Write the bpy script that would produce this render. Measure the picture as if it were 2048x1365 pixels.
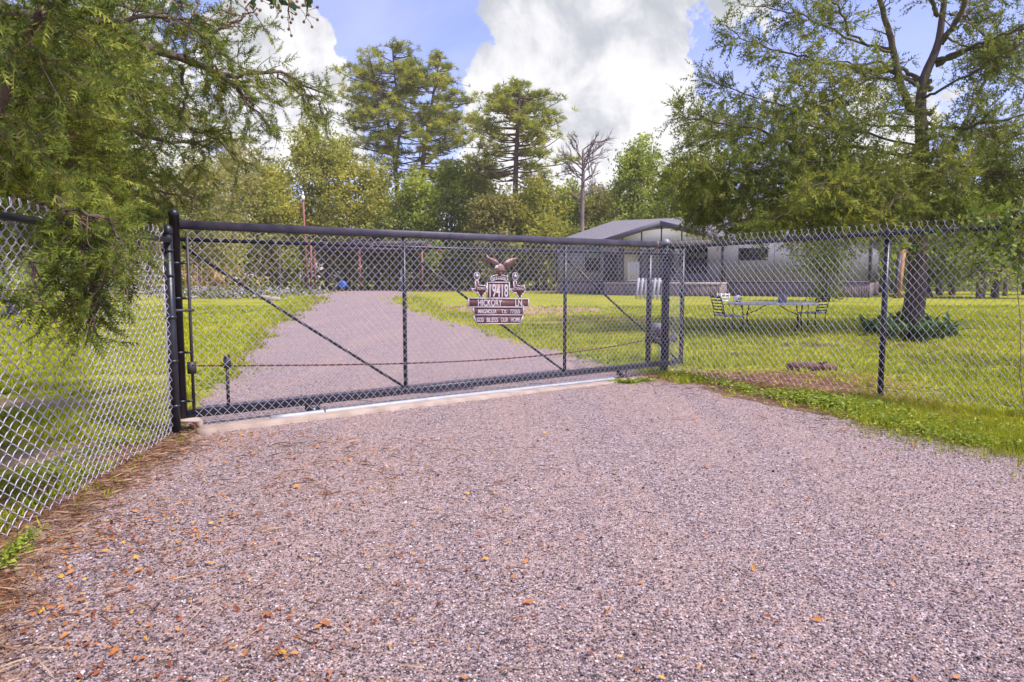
import bpy, math, random
import numpy as np
from mathutils import Vector, Matrix

sc = bpy.context.scene
for o in list(bpy.data.objects):
    bpy.data.objects.remove(o)
R = random.Random(7)
rng = np.random.default_rng(11)
pi = math.pi

# ---------------------------------------------------------------- camera
CAM_H, FPX, W0, H0, HORIZON = 1.30, 1400.0, 2048.0, 1365.0, 556.0
PITCH = math.atan((H0 / 2 - HORIZON) / FPX)
cd = bpy.data.cameras.new('camera')
cam = bpy.data.objects.new('camera', cd)
sc.collection.objects.link(cam)
cam.location = (0, 0, CAM_H)
cam.rotation_euler = (pi / 2 - PITCH, 0, 0)
cd.sensor_width = 36.0
cd.lens = 36.0 * FPX / W0
cd.clip_start = 0.05
cd.clip_end = 2000
cd.dof.use_dof = True
cd.dof.focus_distance = 8.5
cd.dof.aperture_fstop = 7.0
sc.camera = cam

# ---------------------------------------------------------------- light
SUN_EL, SUN_AZ = math.radians(54), math.radians(118)     # azimuth clockwise from +Y (the way the camera looks)
sun_dir = Vector((math.sin(SUN_AZ) * math.cos(SUN_EL), math.cos(SUN_AZ) * math.cos(SUN_EL), math.sin(SUN_EL)))
sl = bpy.data.lights.new('sun', 'SUN')
sun = bpy.data.objects.new('sun', sl)
sc.collection.objects.link(sun)
sl.energy = 3.2
sl.angle = math.radians(3)
sl.color = (1.0, 0.95, 0.88)
sun.rotation_euler = (-sun_dir).to_track_quat('-Z', 'Y').to_euler()
sun.location = (0, 0, 60)
sc.view_settings.view_transform = 'Standard'
sc.view_settings.look = 'None'
sc.view_settings.gamma = 1.0
sc.view_settings.exposure = 0.85
sc.render.engine = 'CYCLES'
sc.cycles.max_bounces = 8
sc.cycles.transparent_max_bounces = 8
sc.cycles.use_denoising = True

def pix_dir(px, py):
    a = PITCH
    f = Vector((0, math.cos(a), -math.sin(a)))
    u = Vector((0, math.sin(a), math.cos(a)))
    return (f + Vector((1, 0, 0)) * ((px - W0 / 2) / FPX) + u * ((H0 / 2 - py) / FPX))

world = bpy.data.worlds.new('World')
sc.world = world
world.use_nodes = True
nt = world.node_tree
nt.nodes.clear()
def N(tree, kind, **kw):
    n = tree.nodes.new(kind)
    for k, v in kw.items():
        setattr(n, k, v)
    return n
def mathn(tree, op, a, b=None, clamp=False):
    n = tree.nodes.new('ShaderNodeMath'); n.operation = op; n.use_clamp = clamp
    for i, v in enumerate((a, b)):
        if v is None: continue
        if isinstance(v, (int, float)): n.inputs[i].default_value = v
        else: tree.links.new(v, n.inputs[i])
    return n.outputs[0]
out = N(nt, 'ShaderNodeOutputWorld')
bg = N(nt, 'ShaderNodeBackground')
bg.inputs['Strength'].default_value = 0.14
nt.links.new(bg.outputs[0], out.inputs[0])
sky = N(nt, 'ShaderNodeTexSky', sky_type='NISHITA')
sky.sun_disc = False
sky.sun_elevation = SUN_EL
sky.sun_rotation = SUN_AZ
sky.air_density = 1.0
sky.dust_density = 0.6
sky.ozone_density = 1.6
tc = N(nt, 'ShaderNodeTexCoord')
sep = N(nt, 'ShaderNodeSeparateXYZ')
nt.links.new(tc.outputs['Generated'], sep.inputs[0])
# clouds lie in a flat layer: project the direction onto it
den = mathn(nt, 'ADD', mathn(nt, 'MAXIMUM', sep.outputs[2], 0.0), 0.22)
cx_ = mathn(nt, 'DIVIDE', sep.outputs[0], den)
cy_ = mathn(nt, 'DIVIDE', sep.outputs[1], den)
comb = N(nt, 'ShaderNodeCombineXYZ')
nt.links.new(cx_, comb.inputs[0]); nt.links.new(cy_, comb.inputs[1])
def noise(tree, vec, scale, detail=6, rough=0.55, dist=0.0, off=None):
    n = tree.nodes.new('ShaderNodeTexNoise')
    n.inputs['Scale'].default_value = scale
    n.inputs['Detail'].default_value = detail
    n.inputs['Roughness'].default_value = rough
    n.inputs['Distortion'].default_value = dist
    if off is not None:
        m = tree.nodes.new('ShaderNodeMapping')
        m.inputs['Location'].default_value = off
        tree.links.new(vec, m.inputs['Vector']); vec = m.outputs[0]
    tree.links.new(vec, n.inputs['Vector'])
    return n.outputs['Fac']
n1 = noise(nt, tc.outputs['Generated'], 4.8, 12, 0.62, 0.2, (3.1, 1.7, 0.4))
n2 = noise(nt, comb.outputs[0], 1.1, 8, 0.55, 0.2, (0.3, 7.7, 0.0))
n3 = noise(nt, tc.outputs['Generated'], 9.0, 8, 0.6, 0.3, (8.0, 2.0, 5.0))
cover = None
def blob(px, py, rad, amt):
    """a cumulus mass: its centre direction, angular radius (in picture pixels) and weight"""
    global cover
    d = pix_dir(px, py).normalized()
    vm = N(nt, 'ShaderNodeVectorMath', operation='DISTANCE')
    vm.inputs[1].default_value = d
    nt.links.new(tc.outputs['Generated'], vm.inputs[0])
    r = rad / FPX
    mr = N(nt, 'ShaderNodeMapRange', interpolation_type='SMOOTHSTEP')
    mr.inputs['From Min'].default_value = r * 1.35
    mr.inputs['From Max'].default_value = r * 0.45
    mr.inputs['To Min'].default_value = 0
    mr.inputs['To Max'].default_value = amt
    nt.links.new(vm.outputs['Value'], mr.inputs['Value'])
    cover = mr.outputs[0] if cover is None else mathn(nt, 'ADD', cover, mr.outputs[0])
for b in [(1200, 90, 210, .34), (1060, 250, 130, .34), (1230, 250, 170, .34), (1010, 320, 120, .3), (960, 150, 60, .14),
          (560, 90, 120, .30), (600, 270, 110, .26), (330, 150, 190, .2), (1650, 330, 260, .10), (820, 20, 60, .10),
          (1560, -60, 150, .12), (1380, 330, 90, .2), (60, 300, 260, .22), (780, 80, 130, -.22), (1100, 200, 55, -.10),
          (1180, 210, 40, -.12), (1440, 90, 90, -.22), (1060, 60, 60, .2), (1900, 150, 250, .05)]:
    blob(*b)
m0 = mathn(nt, 'SUBTRACT', mathn(nt, 'MULTIPLY', n1, 1.45), 0.35)
m1 = mathn(nt, 'SUBTRACT', mathn(nt, 'MULTIPLY', n2, 0.45), 0.10)
n4 = noise(nt, tc.outputs['Generated'], 22.0, 10, 0.6, 0.4, (1.0, 4.0, 2.0))
m2 = mathn(nt, 'SUBTRACT', mathn(nt, 'MULTIPLY', n4, 0.34), 0.17)
field = mathn(nt, 'ADD', mathn(nt, 'ADD', mathn(nt, 'ADD', m0, m1), m2), cover)
mask = N(nt, 'ShaderNodeMapRange', interpolation_type='SMOOTHSTEP')
mask.inputs['From Min'].default_value = 0.64
mask.inputs['From Max'].default_value = 0.69
nt.links.new(field, mask.inputs['Value'])
# the thicker the cloud the greyer its middle
thick = N(nt, 'ShaderNodeMapRange', interpolation_type='SMOOTHSTEP')
thick.inputs['From Min'].default_value = 0.46
thick.inputs['From Max'].default_value = 0.66
nt.links.new(mathn(nt, 'ADD', mathn(nt, 'MULTIPLY', n3, 0.75), mathn(nt, 'MULTIPLY', sep.outputs[2], 0.62)), thick.inputs['Value'])
cc = N(nt, 'ShaderNodeMix', data_type='RGBA')
cc.inputs['A'].default_value = (4.15, 4.1, 4.2, 1)
cc.inputs['B'].default_value = (2.35, 2.45, 2.7, 1)
nt.links.new(thick.outputs[0], cc.inputs['Factor'])
tint = N(nt, 'ShaderNodeMix', data_type='RGBA', blend_type='MULTIPLY')
tint.inputs['Factor'].default_value = 1.0
tint.inputs['B'].default_value = (0.92, 0.78, 1.08, 1)
nt.links.new(sky.outputs[0], tint.inputs['A'])
mixs = N(nt, 'ShaderNodeMix', data_type='RGBA')
nt.links.new(mask.outputs[0], mixs.inputs['Factor'])
# a thin high veil pales the blue unevenly
veil = N(nt, 'ShaderNodeMix', data_type='RGBA')
vf = mathn(nt, 'ADD', mathn(nt, 'MULTIPLY', noise(nt, comb.outputs[0], 2.3, 8, 0.6, 0.6, (5.5, 1.2, 0.0)), 0.75), -0.24, clamp=True)
nt.links.new(vf, veil.inputs['Factor'])
nt.links.new(tint.outputs['Result'], veil.inputs['A'])
veil.inputs['B'].default_value = (4.0, 3.8, 4.6, 1)
nt.links.new(veil.outputs['Result'], mixs.inputs['A'])
nt.links.new(cc.outputs['Result'], mixs.inputs['B'])
nt.links.new(mixs.outputs['Result'], bg.inputs['Color'])

# ---------------------------------------------------------------- geometry helpers
def ground(px, py, z=0.0):
    d = pix_dir(px, py)
    t = (z - CAM_H) / d.z
    return Vector((d.x * t, d.y * t, z))
def at(px, py, Y):
    d = pix_dir(px, py)
    t = Y / d.y
    return Vector((d.x * t, Y, CAM_H + d.z * t))
def on_plane(P, u, px, py):
    """where the line of sight meets the upright plane through P along u: (distance along u, height)"""
    d = pix_dir(px, py)
    a = (P.x * u.y - P.y * u.x) / (d.x * u.y - d.y * u.x)
    q = d * a
    return ((q.x - P.x) * u.x + (q.y - P.y) * u.y, CAM_H + q.z)

class Mesh:
    """collects shapes and links them as ONE mesh object"""
    def __init__(s):
        s.v = []; s.f = []; s.n = 0; s.r = []; s.hasr = False
    def add(s, V, F, rnd=None):
        V = np.asarray(V, dtype=np.float32).reshape(-1, 3)
        if not isinstance(F, np.ndarray):
            by = {}
            for f in F: by.setdefault(len(f), []).append(f)
            groups = [np.asarray(g, dtype=np.int64) for g in by.values()]
        else: groups = [F.astype(np.int64)]
        for g in groups:
            s.f.append(g + s.n)
            if rnd is None: s.r.append(np.full(len(g), 0.5, dtype=np.float32))
            else:
                s.hasr = True
                s.r.append(np.full(len(g), rnd, dtype=np.float32) if np.isscalar(rnd) else np.asarray(rnd, dtype=np.float32))
        s.v.append(V); s.n += len(V)
        return s
    def box(s, x0, y0, z0, x1, y1, z1, rnd=None):
        V = [(x, y, z) for x in (x0, x1) for y in (y0, y1) for z in (z0, z1)]
        return s.add(V, [(0, 1, 3, 2), (4, 6, 7, 5), (0, 4, 5, 1), (2, 3, 7, 6), (0, 2, 6, 4), (1, 5, 7, 3)], rnd)
    def bar(s, a, b, w, h=None, up=(0, 0, 1), rnd=None):
        """a rectangular bar from a to b"""
        a = Vector(a); b = Vector(b); h = h or w
        d = (b - a).normalized(); up = Vector(up)
        if abs(d.dot(up)) > .98: up = Vector((0, 1, 0))
        x = d.cross(up).normalized() * w / 2; y = x.cross(d).normalized() * h / 2
        V = [p + i * x + j * y for p in (a, b) for i, j in ((-1, -1), (1, -1), (1, 1), (-1, 1))]
        return s.add([tuple(v) for v in V], [(0, 3, 2, 1), (4, 5, 6, 7), (0, 1, 5, 4), (1, 2, 6, 5), (2, 3, 7, 6), (3, 0, 4, 7)], rnd)
    def tube(s, pts, rad, k=8, cap=True, rnd=None):
        P = np.asarray([tuple(p) for p in pts], dtype=np.float64)
        n = len(P)
        rad = np.full(n, rad) if np.isscalar(rad) else np.asarray(rad, dtype=float)
        T = np.gradient(P, axis=0)
        T /= np.linalg.norm(T, axis=1)[:, None] + 1e-12
        ref = np.array([0, 0, 1.0]) if abs(T[0][2]) < .9 else np.array([1.0, 0, 0])
        X = np.cross(T[0], ref); X /= np.linalg.norm(X)
        rings = []
        ang = np.arange(k) * 2 * pi / k
        for i in range(n):
            X = X - T[i] * X.dot(T[i]); X /= np.linalg.norm(X) + 1e-12
            Y = np.cross(T[i], X)
            rings.append(P[i] + rad[i] * (np.cos(ang)[:, None] * X + np.sin(ang)[:, None] * Y))
        V = np.concatenate(rings)
        i, j = np.meshgrid(np.arange(n - 1), np.arange(k), indexing='ij')
        i = i.ravel(); j = j.ravel(); j2 = (j + 1) % k
        F = np.stack([i * k + j, i * k + j2, (i + 1) * k + j2, (i + 1) * k + j], 1)
        s.add(V, F, rnd)
        if cap and k > 2:
            s.f.append(np.array([[s.n - len(V) + q for q in range(k)][::-1]])); s.r.append(np.full(1, .5 if rnd is None else rnd, dtype=np.float32))
            s.f.append(np.array([[s.n - k + q for q in range(k)]])); s.r.append(np.full(1, .5 if rnd is None else rnd, dtype=np.float32))
        return s
    def lathe(s, c, prof, k=16, rnd=None):
        """profile of (radius, height) turned round the upright axis through c"""
        c = Vector(c)
        V = []
        for r, z in prof:
            for q in range(k):
                a = 2 * pi * q / k
                V.append((c.x + r * math.cos(a), c.y + r * math.sin(a), c.z + z))
        F = []
        for i in range(len(prof) - 1):
            for q in range(k):
                F.append((i * k + q, i * k + (q + 1) % k, (i + 1) * k + (q + 1) % k, (i + 1) * k + q))
        F.append(tuple(range(k))[::-1]); F.append(tuple((len(prof) - 1) * k + q for q in range(k)))
        return s.add(V, F, rnd)
    def plate(s, outline, y0, y1, rnd=None):
        """an outline in the x-z plane given thickness along y"""
        n = len(outline)
        V = [(x, y0, z) for x, z in outline] + [(x, y1, z) for x, z in outline]
        F = [tuple(range(n)), tuple(range(2 * n - 1, n - 1, -1))]
        F += [(i, i + n, (i + 1) % n + n, (i + 1) % n) for i in range(n)]
        return s.add(V, F, rnd)
    def blobby(s, c, r, k=10, m=7, rnd=None, jit=0.0):
        V = []; F = []
        for i in range(m + 1):
            t = pi * i / m
            for q in range(k):
                a = 2 * pi * q / k
                j = 1 + R.uniform(-jit, jit)
                V.append((c[0] + r[0] * math.sin(t) * math.cos(a) * j, c[1] + r[1] * math.sin(t) * math.sin(a) * j, c[2] + r[2] * math.cos(t) * j))
        for i in range(m):
            for q in range(k):
                F.append((i * k + q, i * k + (q + 1) % k, (i + 1) * k + (q + 1) % k, (i + 1) * k + q))
        return s.add(V, F, rnd)
    def data(s, name, mat, smooth=False, M=None):
        V = np.concatenate(s.v) if s.v else np.zeros((0, 3), np.float32)
        if M is not None:
            A = np.array(M)
            V = V @ A[:3, :3].T + A[:3, 3]
        me = bpy.data.meshes.new(name)
        me.vertices.add(len(V)); me.vertices.foreach_set('co', V.astype(np.float32).ravel())
        lens = np.concatenate([np.full(len(g), g.shape[1], dtype=np.int32) for g in s.f])
        idx = np.concatenate([g.ravel() for g in s.f]).astype(np.int32)
        me.loops.add(len(idx)); me.loops.foreach_set('vertex_index', idx)
        me.polygons.add(len(lens))
        st = np.concatenate([[0], np.cumsum(lens)[:-1]]).astype(np.int32)
        me.polygons.foreach_set('loop_start', st)
        if smooth: me.polygons.foreach_set('use_smooth', np.ones(len(lens), dtype=bool))
        if s.hasr:
            at_ = me.attributes.new('rnd', 'FLOAT', 'FACE')
            at_.data.foreach_set('value', np.concatenate(s.r).astype(np.float32))
        me.update(calc_edges=True)
        if mat: me.materials.append(mat)
        return me
    def link(s, name, mat, parent=None, smooth=False, world=False, **props):
        M = None
        if parent is not None and world:
            r = parent
            M = (Matrix.Translation(r.location) @ r.rotation_euler.to_matrix().to_4x4()).inverted()
            if r.parent is not None:
                q = r.parent
                M = (Matrix.Translation(q.location) @ q.rotation_euler.to_matrix().to_4x4() @ Matrix.Translation(r.location) @ r.rotation_euler.to_matrix().to_4x4()).inverted()
        me = s.data(name, mat, smooth, M)
        return put(name, me, parent, **props)
def put(name, me, parent=None, **props):
    o = bpy.data.objects.new(name, me)
    sc.collection.objects.link(o)
    if parent is not None: o.parent = parent
    for k, v in props.items():
        if v is not None: o[k] = v
    return o
def thing(name, label, category, loc=(0, 0, 0), rz=0.0, group=None):
    o = bpy.data.objects.new(name, None)
    sc.collection.objects.link(o)
    o.empty_display_size = 0.2
    o.location = loc; o.rotation_euler = (0, 0, rz)
    o['label'] = label; o['category'] = category
    if group: o['group'] = group
    return o
def copy_tree(o, parent=None):
    c = o.copy(); sc.collection.objects.link(c)
    if parent is not None: c.parent = parent
    for ch in list(o.children): copy_tree(ch, c)
    return c

# ---------------------------------------------------------------- materials
def mat(name, color, rough=0.7, metal=0.0, vary=0.0, vscale=5.0, bump=0.0, bscale=20.0, color2=None, spec=0.5, stretch=None):
    m = bpy.data.materials.new(name); m.use_nodes = True
    t = m.node_tree; b = t.nodes['Principled BSDF']
    b.inputs['Base Color'].default_value = (*color, 1)
    b.inputs['Roughness'].default_value = rough
    b.inputs['Metallic'].default_value = metal
    b.inputs['Specular IOR Level'].default_value = spec
    tcn = t.nodes.new('ShaderNodeTexCoord')
    vec = tcn.outputs['Object']
    if stretch:
        mp = t.nodes.new('ShaderNodeMapping'); mp.inputs['Scale'].default_value = stretch
        t.links.new(vec, mp.inputs['Vector']); vec = mp.outputs[0]
    if vary > 0 or color2:
        f = noise(t, vec, vscale, 5, 0.6)
        mr = t.nodes.new('ShaderNodeMapRange'); mr.inputs['From Min'].default_value = .35; mr.inputs['From Max'].default_value = .65
        t.links.new(f, mr.inputs['Value'])
        mx = t.nodes.new('ShaderNodeMix'); mx.data_type = 'RGBA'
        c2 = color2 or tuple(min(1, c * (1 - vary)) for c in color)
        c1 = color if color2 else tuple(min(1, c * (1 + vary)) for c in color)
        mx.inputs['A'].default_value = (*c1, 1); mx.inputs['B'].default_value = (*c2, 1)
        t.links.new(mr.outputs[0], mx.inputs['Factor'])
        t.links.new(mx.outputs['Result'], b.inputs['Base Color'])
    if bump > 0:
        f = noise(t, vec, bscale, 6, 0.65)
        bp = t.nodes.new('ShaderNodeBump'); bp.inputs['Strength'].default_value = min(1, bump); bp.inputs['Distance'].default_value = 0.02
        t.links.new(f, bp.inputs['Height']); t.links.new(bp.outputs[0], b.inputs['Normal'])
    return m
def ramp_mat(name, stops, rough=0.7, transl=0.0, spec=0.3, nscale=None, nmix=0.35, interp='LINEAR'):
    """colour of each leaf or stone from its own random value, with slow drift from place to place"""
    m = bpy.data.materials.new(name); m.use_nodes = True
    t = m.node_tree; b = t.nodes['Principled BSDF']
    a = t.nodes.new('ShaderNodeAttribute'); a.attribute_name = 'rnd'
    fac = a.outputs['Fac']
    if nscale:
        g = t.nodes.new('ShaderNodeTexCoord')
        f = noise(t, g.outputs['Object'], nscale, 3, 0.5)
        mr = t.nodes.new('ShaderNodeMapRange'); mr.inputs['From Min'].default_value = .3; mr.inputs['From Max'].default_value = .7
        t.links.new(f, mr.inputs['Value'])
        fac = mathn(t, 'ADD', mathn(t, 'MULTIPLY', fac, 1 - nmix), mathn(t, 'MULTIPLY', mr.outputs[0], nmix))
    cr = t.nodes.new('ShaderNodeValToRGB'); e = cr.color_ramp; e.interpolation = interp
    while len(e.elements) < len(stops): e.elements.new(0.5)
    for el, (p, c) in zip(e.elements, stops): el.position = p; el.color = (*c, 1)
    t.links.new(fac, cr.inputs[0]); t.links.new(cr.outputs[0], b.inputs['Base Color'])
    b.inputs['Roughness'].default_value = rough
    b.inputs['Specular IOR Level'].default_value = spec
    if transl > 0:
        tr = t.nodes.new('ShaderNodeBsdfTranslucent'); t.links.new(cr.outputs[0], tr.inputs['Color'])
        mx = t.nodes.new('ShaderNodeMixShader'); mx.inputs[0].default_value = transl
        t.links.new(b.outputs[0], mx.inputs[1]); t.links.new(tr.outputs[0], mx.inputs[2])
        t.links.new(mx.outputs[0], t.nodes['Material Output'].inputs['Surface'])
    return m
M_black = mat('black_paint', (0.018, 0.018, 0.026), 0.35, 0, vary=0.25, vscale=9, bump=.1, bscale=60)
M_blackold = mat('weathered_black_paint', (0.03, 0.028, 0.036), 0.5, 0, bump=.15, bscale=30, color2=(0.05, 0.04, 0.045), vscale=14)
M_railtop = mat('dusty_black_rail', (0.035, 0.03, 0.05), 0.5, 0, color2=(0.07, 0.06, 0.085), vscale=6, bump=.1, bscale=40)
M_galv = mat('galvanised_wire', (0.46, 0.435, 0.50), 0.45, 0.1, vary=.12, vscale=30)
M_galvtrack = mat('galvanised_track', (0.30, 0.31, 0.35), 0.55, 0.2, vary=.15, vscale=8)
M_conc = mat('concrete', (0.44, 0.35, 0.29), 0.9, 0, color2=(0.31, 0.23, 0.18), vscale=5, bump=.4, bscale=40)
M_rust = mat('rusty_steel', (0.22, 0.06, 0.02), 0.8, 0, color2=(0.12, 0.035, 0.02), vscale=40, bump=.3, bscale=90)
M_cap = mat('grey_cap', (0.33, 0.32, 0.36), 0.5, 0.2, vary=.2)
M_bronze = mat('bronze_sign', (0.24, 0.105, 0.085), 0.5, 0.2, color2=(0.11, 0.06, 0.07), vscale=38, bump=.2, bscale=120)
M_letter = mat('raised_letters', (0.52, 0.46, 0.49), 0.55, 0.1, vary=.12, vscale=50)
M_bark = mat('bark', (0.14, 0.10, 0.08), 0.95, 0, color2=(0.08, 0.055, 0.05), vscale=14, bump=1, bscale=18, stretch=(1, 1, .18))
M_barkgrey = mat('grey_bark', (0.20, 0.16, 0.15), 0.95, 0, color2=(0.09, 0.07, 0.065), vscale=10, bump=.9, bscale=14, stretch=(1, 1, .3))
M_pinebark = mat('pine_bark', (0.22, 0.13, 0.11), 0.95, 0, color2=(0.10, 0.06, 0.055), vscale=3, bump=.8, bscale=5, stretch=(1, 1, .4))
M_moss = mat('mossy_bark', (0.15, 0.13, 0.045), 0.95, 0, color2=(0.07, 0.05, 0.045), vscale=5, bump=.7, bscale=18)

# ---------------------------------------------------------------- ground
_le = [ground(a_, b_) for a_, b_ in ((-60, 1365), (20, 1230), (70, 1130), (140, 1055), (220, 992), (320, 925), (372, 892))]
_lx = [-3.0, -2.2] + [q.x for q in _le] + [-3.0, -3.5, -3.75, -4.5, -5.7, -6.9, -9.0, -12.3, -17.0, -17.5]
_ly = [-8, 1.0] + [q.y for q in _le] + [6.3, 7.6, 8.7, 11.4, 15, 19.4, 28, 41.4, 62, 70]
def xl(Y):   # left edge of the gravel
    return float(np.interp(Y, _ly, _lx))
def xr(Y):   # right edge of the gravel
    return float(np.interp(Y, [-8, 1.5, 3.5, 4.9, 5.9, 6.6, 7.3, 8.2, 9.3, 12.2, 16.7, 23, 32, 41, 63, 70], [12, 7.5, 5.2, 3.95, 3.35, 2.95, 2.6, 2.35, 1.95, 1.1, -.29, -2.04, -4.2, -5.9, -9.3, -9.8]))
gm = bpy.data.materials.new('lawn_soil'); gm.use_nodes = True
t = gm.node_tree; b = t.nodes['Principled BSDF']; b.inputs['Roughness'].default_value = 0.95; b.inputs['Specular IOR Level'].default_value = 0.1
g = t.nodes.new('ShaderNodeTexCoord'); P = g.outputs['Object']
fa = noise(t, P, 0.45, 6, 0.6); fb = noise(t, P, 4.0, 6, 0.7); fc = noise(t, P, 40, 4, 0.7)
cr = t.nodes.new('ShaderNodeValToRGB')
st = [(0.36, (0.09, 0.11, 0.012)), (0.46, (0.25, 0.27, 0.016)), (0.55, (0.38, 0.35, 0.025)), (0.64, (0.38, 0.26, 0.11))]
while len(cr.color_ramp.elements) < 4: cr.color_ramp.elements.new(.5)
for el, (p, c) in zip(cr.color_ramp.elements, st): el.position = p; el.color = (*c, 1)
s1 = mathn(t, 'ADD', mathn(t, 'MULTIPLY', fa, .35), mathn(t, 'MULTIPLY', fb, .35))
s1 = mathn(t, 'ADD', s1, mathn(t, 'MULTIPLY', fc, .30))
t.links.new(s1, cr.inputs[0])
colr = cr.outputs[0]
def patch(color, spots, lo=.42, hi=.58, nscale=3.0, gain=.45):
    """a patch of other ground: soft ellipses (x, y, rx, ry, weight) with a broken edge"""
    global colr
    acc = None
    for (x, y, rx, ry, w) in spots:
        mp = t.nodes.new('ShaderNodeMapping'); mp.vector_type = 'TEXTURE'
        mp.inputs['Location'].default_value = (x, y, 0); mp.inputs['Scale'].default_value = (rx, ry, 1)
        t.links.new(P, mp.inputs['Vector'])
        ln = t.nodes.new('ShaderNodeVectorMath'); ln.operation = 'LENGTH'; t.links.new(mp.outputs[0], ln.inputs[0])
        mr = t.nodes.new('ShaderNodeMapRange'); mr.inputs['From Min'].default_value = 1.25; mr.inputs['From Max'].default_value = .2; mr.inputs['To Max'].default_value = w
        t.links.new(ln.outputs['Value'], mr.inputs['Value'])
        acc = mr.outputs[0] if acc is None else mathn(t, 'MAXIMUM', acc, mr.outputs[0])
    f = noise(t, P, nscale, 8, 0.7)
    f = mathn(t, 'ADD', mathn(t, 'MULTIPLY', acc, 1 - gain), mathn(t, 'MULTIPLY', f, gain))
    mr = t.nodes.new('ShaderNodeMapRange'); mr.inputs['From Min'].default_value = lo; mr.inputs['From Max'].default_value = hi
    t.links.new(f, mr.inputs['Value'])
    f = mathn(t, 'MULTIPLY', mr.outputs[0], mathn(t, 'GREATER_THAN', acc, 0.001))
    mx = t.nodes.new('ShaderNodeMix'); mx.data_type = 'RGBA'
    t.links.new(f, mx.inputs['Factor']); t.links.new(colr, mx.inputs['A']); mx.inputs['B'].default_value = (*color, 1)
    colr = mx.outputs['Result']
DIRT = (0.40, 0.25, 0.17); STRAW = (0.24, 0.11, 0.05); DARKD = (0.10, 0.065, 0.045)
g1 = [ground(*p) for p in ((960, 628), (1060, 622), (1100, 618), (900, 615), (1180, 640))]
patch(DIRT, [(q.x, q.y, .12 * q.y, .13 * q.y, .9) for q in g1])
g2 = [(ground(px, py), rx, ry) for px, py, rx, ry in ((1480, 770, 1.2, 1.0), (1620, 760, 1.5, 1.3), (1720, 800, 1.2, 1.0), (1400, 755, .9, .8), (1860, 850, 1.0, .7), (1330, 756, .5, .4))]
patch(STRAW, [(q.x, q.y, rx, ry, .9) for q, rx, ry in g2], nscale=7)
g4 = [ground(a_, b_) for a_, b_ in ((1360, 762), (1440, 780), (1530, 800), (1620, 822), (1710, 850), (1800, 875), (1900, 900), (2000, 915))]
patch((.20, .12, .07), [(q.x, q.y, .42, .42, 1.0) for q in g4], lo=.34, hi=.48, nscale=8)
patch((.27, .125, .065), [(-2.35, 3.2, .75, 3.2, 1.0), (-2.75, 5.6, .7, .8, 1.0), (-2.6, 0.5, 1.1, 2.6, 1.0)], lo=.30, hi=.40, nscale=9)
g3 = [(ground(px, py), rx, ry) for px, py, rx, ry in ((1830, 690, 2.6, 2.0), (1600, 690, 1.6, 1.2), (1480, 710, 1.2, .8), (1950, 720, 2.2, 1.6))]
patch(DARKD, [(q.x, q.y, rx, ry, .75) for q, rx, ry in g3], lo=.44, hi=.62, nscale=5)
patch(DIRT, [(-5.2, 7.2, 1.8, .6, .55), (-3.4, 5.0, .7, .5, .7), (-4.2, 9.0, 1.6, .4, .5), (-14, 60, 9, 3, .8)], nscale=5)
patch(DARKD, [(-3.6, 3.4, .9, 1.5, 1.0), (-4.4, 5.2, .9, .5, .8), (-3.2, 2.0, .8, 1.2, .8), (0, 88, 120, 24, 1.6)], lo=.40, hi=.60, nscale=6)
t.links.new(colr, b.inputs['Base Color'])
bp = t.nodes.new('ShaderNodeBump'); bp.inputs['Strength'].default_value = .8; bp.inputs['Distance'].default_value = .03
t.links.new(noise(t, P, 30, 8, .75), bp.inputs['Height']); t.links.new(bp.outputs[0], b.inputs['Normal'])
k = Mesh().add([(-900, -300, 0), (900, -300, 0), (900, 1500, 0), (-900, 1500, 0)], [(0, 1, 2, 3)])
k.link('lawn', gm, kind='structure')

gv = bpy.data.materials.new('gravel'); gv.use_nodes = True
t = gv.node_tree; b = t.nodes['Principled BSDF']; b.inputs['Roughness'].default_value = 0.85; b.inputs['Specular IOR Level'].default_value = 0.25
g = t.nodes.new('ShaderNodeTexCoord'); P = g.outputs['Object']
STONES = [(0.0, (0.055, 0.04, 0.046)), (0.16, (0.13, 0.092, 0.098)), (0.36, (0.27, 0.188, 0.178)), (0.56, (0.38, 0.265, 0.24)), (0.74, (0.29, 0.24, 0.265)), (0.90, (0.62, 0.51, 0.49)), (1.0, (0.40, 0.22, 0.13))]
def ramp(tree, fac, stops):
    c = tree.nodes.new('ShaderNodeValToRGB')
    while len(c.color_ramp.elements) < len(stops): c.color_ramp.elements.new(.5)
    for el, (p, cc_) in zip(c.color_ramp.elements, stops): el.position = p; el.color = (*cc_, 1)
    tree.links.new(fac, c.inputs[0]); return c.outputs[0]
vo = t.nodes.new('ShaderNodeTexVoronoi'); vo.inputs['Scale'].default_value = 95
t.links.new(P, vo.inputs['Vector'])
sx = t.nodes.new('ShaderNodeSeparateColor'); t.links.new(vo.outputs['Color'], sx.inputs[0])
c0 = ramp(t, sx.outputs[0], STONES)
vo2 = t.nodes.new('ShaderNodeTexVoronoi'); vo2.inputs['Scale'].default_value = 75
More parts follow.
